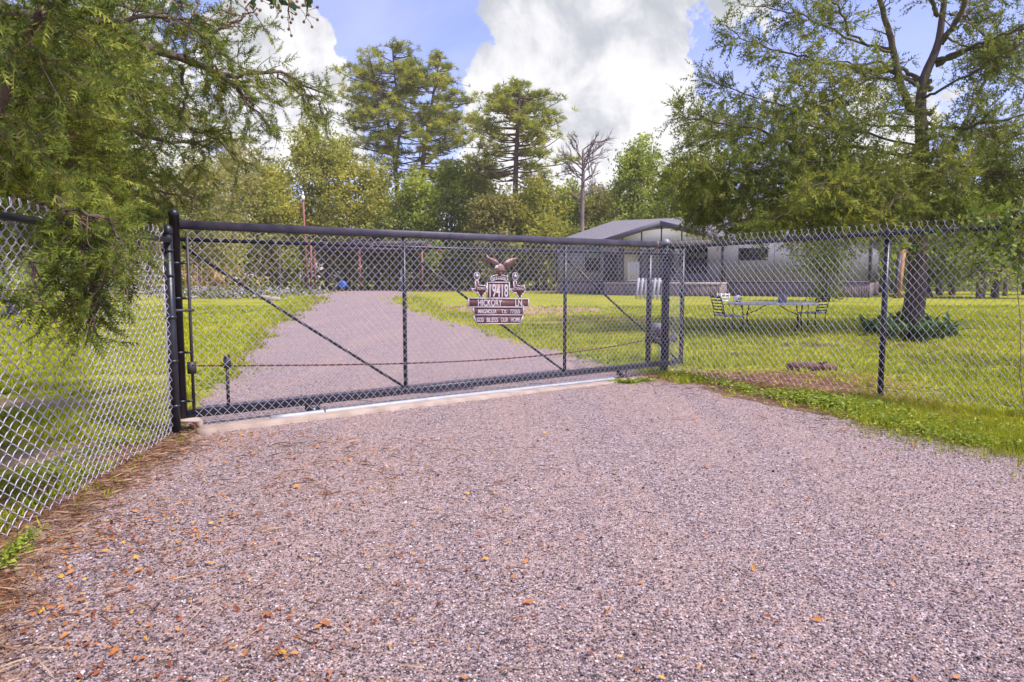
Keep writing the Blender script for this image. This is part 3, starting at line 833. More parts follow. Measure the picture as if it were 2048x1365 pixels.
# porch with its gable toward the lawn
PF = 2.4
sL, _ = hp(1196, 500, PF + .5); sR, _ = hp(1456, 500, PF + .5); sM, zM = hp(1311, 443, PF + .5)
dL, _ = hp(1208, 575, PF); dR, _ = hp(1440, 575, PF)
zEv = hp(1325, 479, PF + .5)[1]
sM = (sL + sR) / 2
yF = -PF - .5
pitch = (zM - zEv) / (sM - sL)
def zroof(x): return zEv + (zM - zEv) * (1 - abs(x - sM) / (sM - sL))
yb = 1.5
V = [(sL, yF, zEv), (sM, yF, zM), (sR, yF, zEv), (sL, yb, zEv), (sM, yb + 3, zM), (sR, yb, zEv)]
V += [(x, y, z - .08) for x, y, z in V]
pr_ = Mesh().add(V, [(0, 1, 4, 3), (1, 2, 5, 4), (9, 10, 7, 6), (10, 11, 8, 7), (0, 6, 7, 1), (1, 7, 8, 2)]).link('porch_roof', M_shingle, house)
q = Mesh()
q.plate([(sL - .02, zEv - .36), (sM, zM - .36), (sM, zM + .03), (sL - .02, zEv + .03)], yF - .05, yF - .01)
q.plate([(sM, zM - .36), (sR + .02, zEv - .36), (sR + .02, zEv + .03), (sM, zM + .03)], yF - .05, yF - .01)
q.link('rake_board', M_fascia, pr_)
gz = zEv - .12
q = Mesh().plate([(sL + .35, gz), (sR - .35, gz), (sR - .35, gz + .08), (sM, zM - .12), (sL + .35, gz + .08)], yF + .30, yF + .36)
gw = q.link('gable_wall', mat('pale_gable_siding', (.52, .49, .50), .8, 0, vary=.06), house)
for fx in (.19, .345, .5, .655, .81):
    x = sL + (sR - sL) * fx
    Mesh().box(x - .045, yF + .27, gz, x + .045, yF + .298, zroof(x) - .14).link('batten', M_trim, gw)
Mesh().box(sL + .3, yF + .26, gz - .42, sR - .3, yF + .40, gz).link('porch_beam', mat('porch_beam_paint', (.13, .11, .095), .8), house)
for px in (1241, 1322, 1446):
    x, _ = hp(px, 520, PF)
    Mesh().box(x - .14, -PF, ZS, x + .14, -PF + .2, gz - .42).link('porch_post', M_trim, house)
q = Mesh().box(dL, -PF - .04, ZS - .20, dR, 0, ZS - .04)
dk = q.link('porch_deck', M_deck, house)
q = Mesh(); x = dL
while x < dR:
    w_ = R.uniform(.13, .16); q.box(x, -PF + R.uniform(-.008, .008), -.25, min(dR, x + w_ - .014), -PF + .04, ZS - .2); x += w_
y_ = -PF + .04
while y_ < 0: q.box(dL, y_, -.25, dL + .03, y_ + .13, ZS - .2); q.box(dR - .03, y_, -.25, dR, y_ + .13, ZS - .2); y_ += .15
q.link('porch_skirting_boards', M_skirt, house, kind='stuff')
def window(x0, x1, z0, z1, upper, lower, fr_=M_trim, y=-.02, name='window'):
    q = Mesh(); t_ = .09
    q.box(x0, y - .05, z0, x0 + t_, y + .01, z1); q.box(x1 - t_, y - .05, z0, x1, y + .01, z1)
    q.box(x0 + t_, y - .05, z0, x1 - t_, y + .01, z0 + t_); q.box(x0 + t_, y - .05, z1 - t_, x1 - t_, y + .01, z1)
    zm = (z0 + z1) / 2
    q.box(x0 + t_, y - .048, zm - .03, x1 - t_, y + .008, zm + .03)
    f = q.link(name, fr_, house)
    Mesh().box(x0 + t_, y - .02, zm + .03, x1 - t_, y - .012, z1 - t_).link('pane', upper, f)
    Mesh().box(x0 + t_, y - .02, z0 + t_, x1 - t_, y - .012, zm - .03).link('pane', lower, f)
    return f
def wpx(x0, x1, y0, y1, *a, front=0, **k):
    s0, za = hp(x0, y0, front); s1, _ = hp(x1, y0, front); _, zb_ = hp((x0 + x1) / 2, y1, front)
    return window(s0, s1, zb_, za, *a, **k)
wpx(1171, 1201, 492, 544, M_shadeb, M_screen)
wpx(1332, 1350, 498, 548, M_glass, M_screen)
wpx(1359, 1416, 496, 547, M_glass, M_screen)
wpx(1478, 1537, 497, 521, M_glass, M_screen)
wpx(1634, 1680, 497, 546, M_glass, M_screen)
# dark side door, screen door and the cream door
s0, _ = hp(1210, 500); s1, _ = hp(1236, 500)
d_ = Mesh().box(s0, -.06, ZS, s1, -.01, 3.3).link('screen_door', M_screen, house)
Mesh().box(s0 - .1, -.05, ZS, s0, -.005, 3.4).link('door_frame', M_trim, d_)
s0, _ = hp(1249, 500); s1, _ = hp(1278, 500)
d_ = Mesh().box(s0, -.07, ZS, s1, -.015, 3.75).link('door', M_cream, house)
q = Mesh()
q.box(s0 - .12, -.08, ZS, s0, -.005, 3.85); q.box(s1, -.08, ZS, s1 + .12, -.005, 3.85); q.box(s0, -.08, 3.75, s1, -.005, 3.85)
q.link('door_frame', M_trim, d_)
# white porch railing
s0, _ = hp(1255, 540, PF); s1, _ = hp(1279, 540, PF); zt_ = hp(1265, 525, PF)[1]
rl = Mesh().box(s0, -PF - .03, zt_ - .06, s1, -PF + .03, zt_).link('handrail', M_white, house)
Mesh().box(s0, -PF - .03, ZS + .05, s1, -PF + .03, ZS + .12).link('bottom_rail', M_white, rl)
nb_ = 8
for i in range(nb_):
    x = s0 + .05 + (s1 - s0 - .1) * i / (nb_ - 1)
    Mesh().box(x - .028, -PF - .015, ZS + .12, x + .028, -PF + .015, zt_ - .06).link('baluster', M_white, rl)
# porch steps at the left end
q = Mesh()
for i in range(4): q.box(dL - 1.5 + i * .28, -PF + .3, .02, dL - 1.22 + i * .28, -PF + 1.5, .2 + .2 * i)
q.link('porch_steps', M_trim, house)
q = Mesh(); q.tube([(dL - 1.4, -PF + .28, .9), (dL, -PF + .28, 1.9)], .03, 6); q.tube([(dL - 1.4, -PF + .28, .1), (dL - 1.4, -PF + .28, .92)], .025, 6); q.tube([(dL - .7, -PF + .28, .4), (dL - .7, -PF + .28, 1.4)], .025, 6)
q.link('step_rail', M_trim, house)

def rootat(px, py, name, label, cat, rz=0, group=None):
    return thing(name, label, cat, ground(px, py), rz, group)
# white pallet leaning on the porch skirting
pl = rootat(1300, 599, 'white_pallet', 'white slatted wooden panel leaning against the porch skirting', 'pallet', house.rotation_euler.z)
wd = .85
M_pal = mat('old_white_wood', (.42, .40, .45), .8, 0, vary=.15, vscale=6)
for i in range(7):
    x = -wd + i * (2 * wd) / 6.4
    Mesh().bar((x, -.1, 0), (x, .28, 1.28), .15, .02, up=(0, 1, 0)).link('slat', M_pal, pl)
for z in (.2, 1.1):
    Mesh().bar((-wd - .05, .03 + z * .3, z), (wd + .05, .03 + z * .3, z), .03, .1).link('cross_rail', M_white, pl)
# white crate, paper scraps and a blue tub by the porch corner
cr_ = rootat(1446, 603, 'milk_crate', 'small white plastic crate standing by the right corner of the porch', 'crate', .2)
for z in (.0, .17, .34): 
    q = Mesh()
    for a in (-1, 1): q.box(-.24, a * .22 - .015, z, .24, a * .22 + .015, z + .07); q.box(a * .24 - .015, -.205, z, a * .24 + .015, .205, z + .07)
    q.link('crate_band', M_white, cr_)
for a in (-1, 1):
    for c_ in (-1, 1): Mesh().box(a * .24 - .03, c_ * .22 - .03, 0, a * .24 + .03, c_ * .22 + .03, .45).link('corner_post', M_white, cr_)
M_blue = mat('blue_plastic', (.02, .08, .34), .35)
bt = rootat(1477, 604, 'blue_tub', 'small bright blue tub lying in the grass by the house', 'tub', .3)
Mesh().lathe((0, 0, 0), [(.12, 0), (.17, .2), (.19, .22), (.17, .23), (.12, .03)], 14).link('tub_body', M_blue, bt, smooth=True)
Mesh().tube([(.17 * math.cos(a * pi / 8), -.02, .22 + .12 * math.sin(a * pi / 8)) for a in range(9)], .008, 5).link('handle', M_white, bt)
wb_ = rootat(1467, 604, 'white_bucket', 'small white pail tipped over in the grass left of the blue tub', 'pail', .9)
q = Mesh().lathe((0, 0, 0), [(.12, 0), (.16, .26), (.175, .28), (.15, .28), (.11, .03)], 14); o = q.link('pail_body', M_white, wb_, smooth=True)
o.rotation_euler = (pi / 2 * .93, 0, 0); o.location = (0, 0, .17)
o = Mesh().tube([(.16 * math.cos(a * pi / 8), .0, .26 - .14 * math.sin(a * pi / 8)) for a in range(9)], .007, 5).link('handle', M_cap, wb_); o.rotation_euler = (pi / 2 * .93, 0, 0); o.location = (0, 0, .17)

# ---------------------------------------------------------------- garden table and chairs
M_iron = mat('dark_iron', (.02, .018, .026), .45, .3)
M_top = mat('table_top', (.74, .70, .80), .6, 0, color2=(.55, .50, .62), vscale=9, bump=.2, bscale=30)
M_cush = mat('lilac_seat', (.30, .28, .42), .7, 0, vary=.15)
T0 = ground(1546, 666)
tab = thing('garden_table', 'long pale lilac garden table on curved dark iron legs', 'table', T0 + Vector((0, .1, 0)), -.13)
hl = 1.02; ht = .70
q = Mesh(); ol = []
for a in range(28):
    t_ = 2 * pi * a / 28; c_, s_ = math.cos(t_), math.sin(t_)
    ol.append((hl * math.copysign(abs(c_) ** .45, c_), .42 * math.copysign(abs(s_) ** .55, s_)))
V = [(x * .985, y * .97, ht - .035) for x, y in ol] + [(x, y, ht - .02) for x, y in ol] + [(x, y, ht) for x, y in ol] + [(x * .985, y * .97, ht + .012) for x, y in ol]
F = [tuple(range(27, -1, -1)), tuple(range(84, 112))] + [(i + 28 * l, (i + 1) % 28 + 28 * l, (i + 1) % 28 + 28 * l + 28, i + 28 * l + 28) for l in range(3) for i in range(28)]
q.add(V, F).link('tabletop', M_top, tab, smooth=False)
for sx_ in (-1, 1):
    cx = sx_ * .62
    for sy in (-1, 1):
        pts = [(cx + .02 * sx_, sy * .22, ht - .04), (cx - .05 * sx_, sy * .20, .56), (cx - .06 * sx_, sy * .13, .42), (cx - .06 * sx_, sy * .13, .30), (cx, sy * .20, .16), (cx + .05 * sx_, sy * .30, 0)]
        # turn each pair so that it reads as a curved X frame
        P_ = [(cx + (y * .62), y, z) if False else (cx + y * .55, y, z) for (_, y, z) in pts]
        Mesh().tube(P_, .015, 8).link('leg', M_iron, tab, smooth=True)
    for z in (.42, .24): Mesh().bar((cx - .072, -.13, z), (cx + .072, .13, z), .018, .018).link('cross_bar', M_iron, tab)
    Mesh().tube([(cx - sx_ * .01, 0, .42), (cx - sx_ * .25, 0, .52), (cx - sx_ * .48, 0, ht - .04)], .012, 6).link('brace', M_iron, tab, smooth=True)
# bucket on the table
bk = thing('metal_bucket', 'grey metal bucket standing on the garden table', 'bucket', tab.location + Vector((.22, -.03, ht + .012)), .4)
Mesh().lathe((0, 0, 0), [(.085, 0), (.115, .19), (.122, .195), (.122, .205), (.11, .205), (.08, .015)], 18).link('bucket_body', mat('bucket_metal', (.36, .34, .40), .5, .3, vary=.2, vscale=20), bk, smooth=True)
Mesh().tube([(.118 * math.cos(a * pi / 8), -.118 * math.sin(a * pi / 8) * .9, .19 - .04 * math.sin(a * pi / 8)) for a in range(9)], .005, 5).link('handle', M_cap, bk)
def chair(name, label, loc, rz):
    """x is forward; the ladder back stands at x = -0.22"""
    c = thing(name, label, 'chair', loc, rz, 'iron garden chairs beside the table')
    sh = .42; w = .25
    o = Mesh().add([(-.21, -w, sh), (.24, -w, sh - .01), (.26, -w * .9, sh - .015), (.26, w * .9, sh - .015), (.24, w, sh - .01), (-.21, w, sh), (-.21, -w, sh + .035), (.24, -w, sh + .03), (.27, -w * .9, sh + .015), (.27, w * .9, sh + .015), (.24, w, sh + .03), (-.21, w, sh + .035)],
                    [(5, 4, 3, 2, 1, 0), (6, 7, 8, 9, 10, 11), (0, 1, 7, 6), (1, 2, 8, 7), (2, 3, 9, 8), (3, 4, 10, 9), (4, 5, 11, 10), (5, 0, 6, 11)]).link('seat', M_cush, c)
    for s_ in (-1, 1):
        Mesh().tube([(-.26, s_ * w, 0), (-.20, s_ * w, .25), (-.21, s_ * w, .42), (-.26, s_ * w, .66), (-.34, s_ * w, .90)], .012, 7).link('rear_leg', M_iron, c, smooth=True)
        Mesh().tube([(.27, s_ * w * .95, 0), (.23, s_ * w * .95, .2), (.25, s_ * w * .95, .42)], .012, 7).link('front_leg', M_iron, c, smooth=True)
        Mesh().tube([(-.05 + .0, s_ * w, .44), (-.02, s_ * w, .46)] + [(.07 - .10 * math.cos(a) , s_ * (w + .01), .57 + .12 * math.sin(a)) for a in np.linspace(-1.1, 1.9, 9)] + [(.16, s_ * (w + .01), .66), (.18, s_ * (w + .01), .63)], .009, 6).link('armrest', M_iron, c, smooth=True)
    for i in range(6):
        z = .50 + i * .072; x = -.225 - .105 * ((z - .45) / .45) ** 1.3
        Mesh().bar((x, -w, z), (x, w, z), .006, .028 if i < 5 else .04, up=(0, 0, 1)).link('slat', M_iron, c)
    q = Mesh().tube([(-.21, -w, .15), (.235, -w * .95, .15)], .006, 5); q.tube([(-.21, w, .15), (.235, w * .95, .15)], .006, 5); q.tube([(-.21, -w, .15), (-.21, w, .15)], .006, 5)
    q.link('stretcher', M_iron, c)
    return c
chair('garden_chair', 'dark iron ladder back chair with lilac seat at the left end of the table', ground(1456, 669) + Vector((0, .02, 0)), .18)
chair('garden_chair', 'dark iron ladder back chair seen from behind at the right end of the table', ground(1627, 661) + Vector((0, .1, 0)), 2.25)

# ---------------------------------------------------------------- far end of the driveway
M_red = mat('red_steel', (.36, .11, .08), .7, 0, color2=(.22, .09, .09), vscale=3)
M_carport = mat('dark_carport_roof', (.05, .03, .05), .6, 0, vary=.2)
K0 = at(632, 583, 72); K0.z = 0
cp_ = thing('carport', 'low open shed with dark flat roof on red posts at the driveway end', 'carport', K0, -.02)
Wc = at(846, 583, 72).x - K0.x
zc_ = at(700, 488, 72).z
q = Mesh().box(-.4, -.5, zc_ - .2, Wc + .4, 6.0, zc_ + .22)
rf = q.link('roof', M_carport, cp_)
Mesh().box(-.4, -.53, zc_ - .75, Wc + .3, -.50, zc_ - .4).link('fascia_board', M_carport, rf)
for i, fx in enumerate((0.0, .42, .84, 1.0)):
    Mesh().box(Wc * fx - .11, -.3, 0, Wc * fx + .11, -.1, zc_ - .2).link('post', M_red, cp_)
for fx in (.2, .6, 1.0):
    Mesh().box(Wc * fx - .07, 5.2, 0, Wc * fx + .07, 5.35, zc_ - .2).link('post', M_red, cp_)
Mesh().bar((Wc + .3, -.4, zc_ - .1), (Wc + 2.1, -.4, zc_ - .8), .1, .3).link('side_awning', M_red, cp_)
for px, top, label in ((606, 395, 'tall leaning red pole with a white cap beside the dark shed'), (622, 480, 'short red steel post right of the tall capped pole')):
    p0 = ground(px + 9 if top == 395 else px, 578); p0 = Vector((p0.x / p0.y * 71, 71, 0)) if True else p0
    th = thing('steel_pole', label, 'pole', p0)
    tp = at(px, top, 71) - p0
    Mesh().tube([(0, 0, -.1), tp * .5, tp], .09, 10)  .link('pole', M_red, th, smooth=True)
    if top == 395:
        Mesh().tube([tp - Vector((0, 0, .3)), tp + Vector((0, 0, .15))], .17, 10).link('cap', M_white, th, smooth=True)
        Mesh().tube([tp + Vector((0, 0, .15)), tp + Vector((0, 0, .55))], .08, 8).link('finial', M_white, th, smooth=True)
bb = thing('blue_barrel', 'bright blue round drum lying under the shed roof', 'drum', at(685, 578, 71) * 1.0, .3); bb.location.z = .55
o = Mesh().lathe((0, 0, 0), [(.25, -.5), (.42, -.42), (.45, -.2), (.45, .2), (.42, .42), (.25, .5)], 18).link('drum_body', M_blue, bb, smooth=True); o.rotation_euler = (pi / 2 * .9, .3, 0)
o = Mesh().box(-.9, -.25, -.55, -.45, .25, .15); o.box(-.2, -.3, -.55, .2, .3, -.42); o.link('cradle', M_trim, bb)
tr_ = thing('trash_can', 'grey round trash can with heaped lid beside the dark shed', 'trash can', at(806, 586, 67), 0); tr_.location.z = 0
Mesh().lathe((0, 0, 0), [(.36, 0), (.44, .9), (.47, .92), (.47, .98), (.40, .98)], 18).link('can_body', mat('can_grey', (.10, .11, .15), .6, 0, vary=.15), tr_, smooth=True)
q = Mesh()
for i in range(4): q.tube([(R.uniform(-.3, .3), R.uniform(-.2, .2), .9), (R.uniform(-.3, .3), R.uniform(-.2, .2), 1.9 + R.random() * .3)], .02, 5)
q.blobby((0, 0, 1.1), (.36, .36, .3), 10, 6, jit=.1)
q.link('contents', M_cap, tr_)

# plank and dark poles leaning by the trunk
M_wood = mat('orange_plank', (.34, .17, .07), .8, 0, vary=.2, vscale=3, stretch=(1, 1, .2))
th = thing('leaning_plank', 'orange brown plank leaning among the trees behind the cedar trunk', 'plank', ground(1797, 597), 0)
Mesh().bar((0, 0, 0), (.55, .6, 3.1), .24, .06, up=(0, 1, 0)).link('plank', M_wood, th)
th = thing('leaning_pole', 'dark pole leaning left of the orange plank behind the cedar', 'pole', ground(1789, 597), 0)
Mesh().tube([(0, 0, 0), (.4, .3, 2.8)], .12, 8).link('pole', M_trim, th, smooth=True)
# bits on the lawn
def rock(m_, c, r, k=1):
    V = []; F = []
    ph = (1 + 5 ** .5) / 2
    base = [(-1, ph, 0), (1, ph, 0), (-1, -ph, 0), (1, -ph, 0), (0, -1, ph), (0, 1, ph), (0, -1, -ph), (0, 1, -ph), (ph, 0, -1), (ph, 0, 1), (-ph, 0, -1), (-ph, 0, 1)]
    for b_ in base: V.append([c[i] + r[i] * b_[i] / 1.9 * R.uniform(.8, 1.15) for i in range(3)])
    F = [(0, 11, 5), (0, 5, 1), (0, 1, 7), (0, 7, 10), (0, 10, 11), (1, 5, 9), (5, 11, 4), (11, 10, 2), (10, 7, 6), (7, 1, 8), (3, 9, 4), (3, 4, 2), (3, 2, 6), (3, 6, 8), (3, 8, 9), (4, 9, 5), (2, 4, 11), (6, 2, 10), (8, 6, 7), (9, 8, 1)]
    m_.add(V, F, R.random())
lg = thing('rotten_log', 'short rotten reddish brown log lying in the straw behind the right fence', 'log', ground(1622, 742), -.18)
q = Mesh(); pts = []
q.tube([(-.32, 0, .05), (-.2, .01, .065), (0, 0, .06), (.2, .01, .055), (.34, 0, .045)], [.045, .062, .058, .06, .035], 10)
q.link('log', mat('rotten_wood', (.26, .12, .09), .95, 0, color2=(.10, .055, .05), vscale=20, bump=1, bscale=30, stretch=(.3, 1, 1)), lg)
q = Mesh().tube([(.1, 0, .1), (.2, -.08, .14)], [.02, .008], 6); q.link('branch_stub', M_bark, lg)
# ---------------------------------------------------------------- foliage tools
def unit(a): return a / (np.linalg.norm(a, axis=-1, keepdims=True) + 1e-9)
def frames(D, roll=None):
    """rotation matrices whose x column is the direction D, rolled at random"""
    D = unit(np.asarray(D, float)); n = len(D)
    ref = rng.normal(size=(n, 3)); Yv = unit(np.cross(D, ref)); Zv = np.cross(D, Yv)
    return np.stack([D, Yv, Zv], 2)
def flat_frames(D, jitter=.35):
    """x along D, z close to upright: for flat sprays and leaves"""
    D = unit(np.asarray(D, float)); n = len(D)
    up = np.tile([0, 0, 1.0], (n, 1)) + rng.normal(size=(n, 3)) * jitter
    Yv = unit(np.cross(up, D)); Zv = np.cross(D, Yv)
    return np.stack([D, Yv, Zv], 2)
def scatter(mesh, tv, tf, pos, Rm, scale, rnd, per_face=.12):
    """copies of a template (tv vertices, tf faces) at pos"""
    tv = np.asarray(tv, float); tf = np.asarray(tf); n = len(pos)
    sc3 = np.asarray(scale, float)
    if sc3.ndim == 1: sc3 = sc3[:, None, None]
    else: sc3 = sc3[:, None, :]
    V = np.einsum('nij,nkj->nki', Rm, tv[None] * sc3) + np.asarray(pos)[:, None, :]
    F = (tf[None] + (np.arange(n) * len(tv))[:, None, None]).reshape(-1, tf.shape[1])
    r = np.repeat(np.asarray(rnd, float), len(tf)) + rng.normal(size=n * len(tf)) * per_face
    mesh.add(V.reshape(-1, 3), F, np.clip(r, 0, 1))
def cedar_sprig(nl, wid, spread=.30, droop=.0):
    V = []; F = []
    for j in range(nl):
        t_ = j / nl
        for s_ in (-1, 1):
            L = .38 * (1.05 - .55 * t_)
            bx, by, bz = t_, 0, -droop * t_ * t_
            ex = t_ + L * .8; ey = s_ * spread * (1.15 - .7 * t_); ez = bz + (.10 if j % 2 else -.08)
            k0 = len(V); V += [(bx, by - wid, bz), (bx + wid, by + wid, bz), (ex, ey, ez)]; F.append((k0, k0 + 1, k0 + 2))
    k0 = len(V); V += [(0, -wid * .6, 0), (0, wid * .6, 0), (1.25, 0, -droop)]; F.append((k0, k0 + 1, k0 + 2))
    return np.array(V), np.array(F)
LEAF_V = np.array([(0, 0, 0), (.45, -.28, .05), (1, 0, -.04), (.45, .28, .05)]); LEAF_F = np.array([(0, 1, 2, 3)])
def puff(nn, wid):
    V = []; F = []
    for i in range(nn):
        d = unit(np.array([rng.uniform(-.25, 1), rng.normal() * .6, rng.normal() * .6 + .2]))
        p = unit(np.cross(d, rng.normal(size=3))) * wid
        k0 = len(V); b_ = d * .12
        V += [tuple(b_ - p), tuple(b_ + p), tuple(d * rng.uniform(.75, 1.1))]; F.append((k0, k0 + 1, k0 + 2))
    return np.array(V), np.array(F)
def smooth_path(P, n):
    """a rounded path of n points through P (Catmull-Rom)"""
    P = np.asarray([tuple(p) for p in P], float)
    if len(P) < 3: return P[0] + (P[-1] - P[0]) * np.linspace(0, 1, n)[:, None]
    Q = np.vstack([2 * P[0] - P[1], P, 2 * P[-1] - P[-2]])
    out_ = []
    for tt in np.linspace(0, len(P) - 1 - 1e-6, n):
        i = int(tt); f = tt - i; a, b_, c, d = Q[i:i + 4]
        out_.append(.5 * ((2 * b_) + (-a + c) * f + (2 * a - 5 * b_ + 4 * c - d) * f * f + (-a + 3 * b_ - 3 * c + d) * f ** 3))
    return np.array(out_)
def roughen(P, amp):
    n = len(P); w_ = np.cumsum(rng.normal(size=(n, 3)), 0); w_ -= np.linspace(0, 1, n)[:, None] * w_[-1]
    return P + w_ * amp / math.sqrt(n)

class Cedar:
    """limbs carry branchlets, branchlets carry twigs, twigs carry sprays"""
    def __init__(s, limbs_k=9):
        s.wood = Mesh(); s.twigs = Mesh(); s.pos = []; s.dir = []; s.lk = limbs_k
    def limb(s, pts, r0, r1, dens=1.0, bl=.7, tw=.22, start=.15, droop=.25, wood=True, spray=3, amp=.10, skip=0.0, mesh=None):
        P = roughen(smooth_path(pts, 26), amp)
        if wood: (mesh or s.wood).tube(P, np.linspace(r0, r1, len(P)), s.lk)
        L = np.linalg.norm(np.diff(P, axis=0), axis=1).sum()
        n = max(2, int(L * dens * 5.5))
        for i in range(n):
            tt = start + (1 - start) * (i + rng.random()) / n
            if rng.random() < skip: continue
            x = tt * (len(P) - 1); k_ = min(int(x), len(P) - 2); p = P[k_] + (P[k_ + 1] - P[k_]) * (x - k_)
            d = unit(P[k_ + 1] - P[k_])
            side = unit(np.cross(d, rng.normal(size=3)))
            b_ = unit(d * rng.uniform(.3, 1.0) + side * rng.uniform(.6, 1.1) + np.array([0, 0, -droop * rng.random()]))
            bl_ = bl * rng.uniform(.35, 1.15) * (1.15 - .65 * tt)
            e = p + b_ * bl_ + np.array([0, 0, -droop * bl_ * .4])
            m_ = (p + e) / 2 + rng.normal(size=3) * bl_ * .07
            B_ = smooth_path([p, m_, e], 6)
            s.twigs.tube(B_, np.linspace(max(r1 * .5, .004) * (1.2 if s.lk > 6 else 1), .002 if s.lk > 6 else .005, 6), 3, cap=False)
            nt_ = max(2, int(bl_ / tw * 2.4))
            for j in range(nt_):
                t2 = .15 + .85 * (j + rng.random()) / nt_
                q = B_[0] + (B_[-1] - B_[0]) * t2
                d2 = unit(b_ * rng.uniform(.5, 1.2) + rng.normal(size=3) * .62 + np.array([0, 0, -droop * .3]))
                tl = tw * rng.uniform(.5, 1.2)
                for u_ in range(spray):
                    f = (u_ + rng.random() * .7) / spray
                    s.pos.append(q + d2 * tl * f); s.dir.append(unit(d2 + rng.normal(size=3) * .38))
    def finish(s, parent, tmpl, size, M_w, M_t, M_f):
        pos = np.array(s.pos); D = np.array(s.dir)
        n = len(pos)
        r = rng.random(n)
        m_ = Mesh(); scatter(m_, tmpl[0], tmpl[1], pos, frames(D), size * rng.uniform(.65, 1.25, n), r, .14)
        s.wood.link('trunk', M_w, parent, smooth=True, world=True)
        s.twigs.link('branches', M_t, parent, world=True, kind='stuff')
        m_.link('crown', M_f, parent, world=True)
        return n * len(tmpl[1])
M_cedar = ramp_mat('cedar_green', [(0, (.03, .05, .016)), (.35, (.105, .14, .024)), (.7, (.25, .30, .04)), (.93, (.50, .48, .08)), (1, (.34, .17, .07))], .7, .4, nscale=1.3, nmix=.4)
M_cedar2 = ramp_mat('cedar_dark_green', [(0, (.045, .07, .022)), (.4, (.16, .195, .035)), (.8, (.32, .34, .05)), (1, (.56, .50, .09))], .7, .5, nscale=.5, nmix=.45)
M_twig = mat('twig', (.16, .09, .07), .9, 0, vary=.3, vscale=20)
TRI = {}
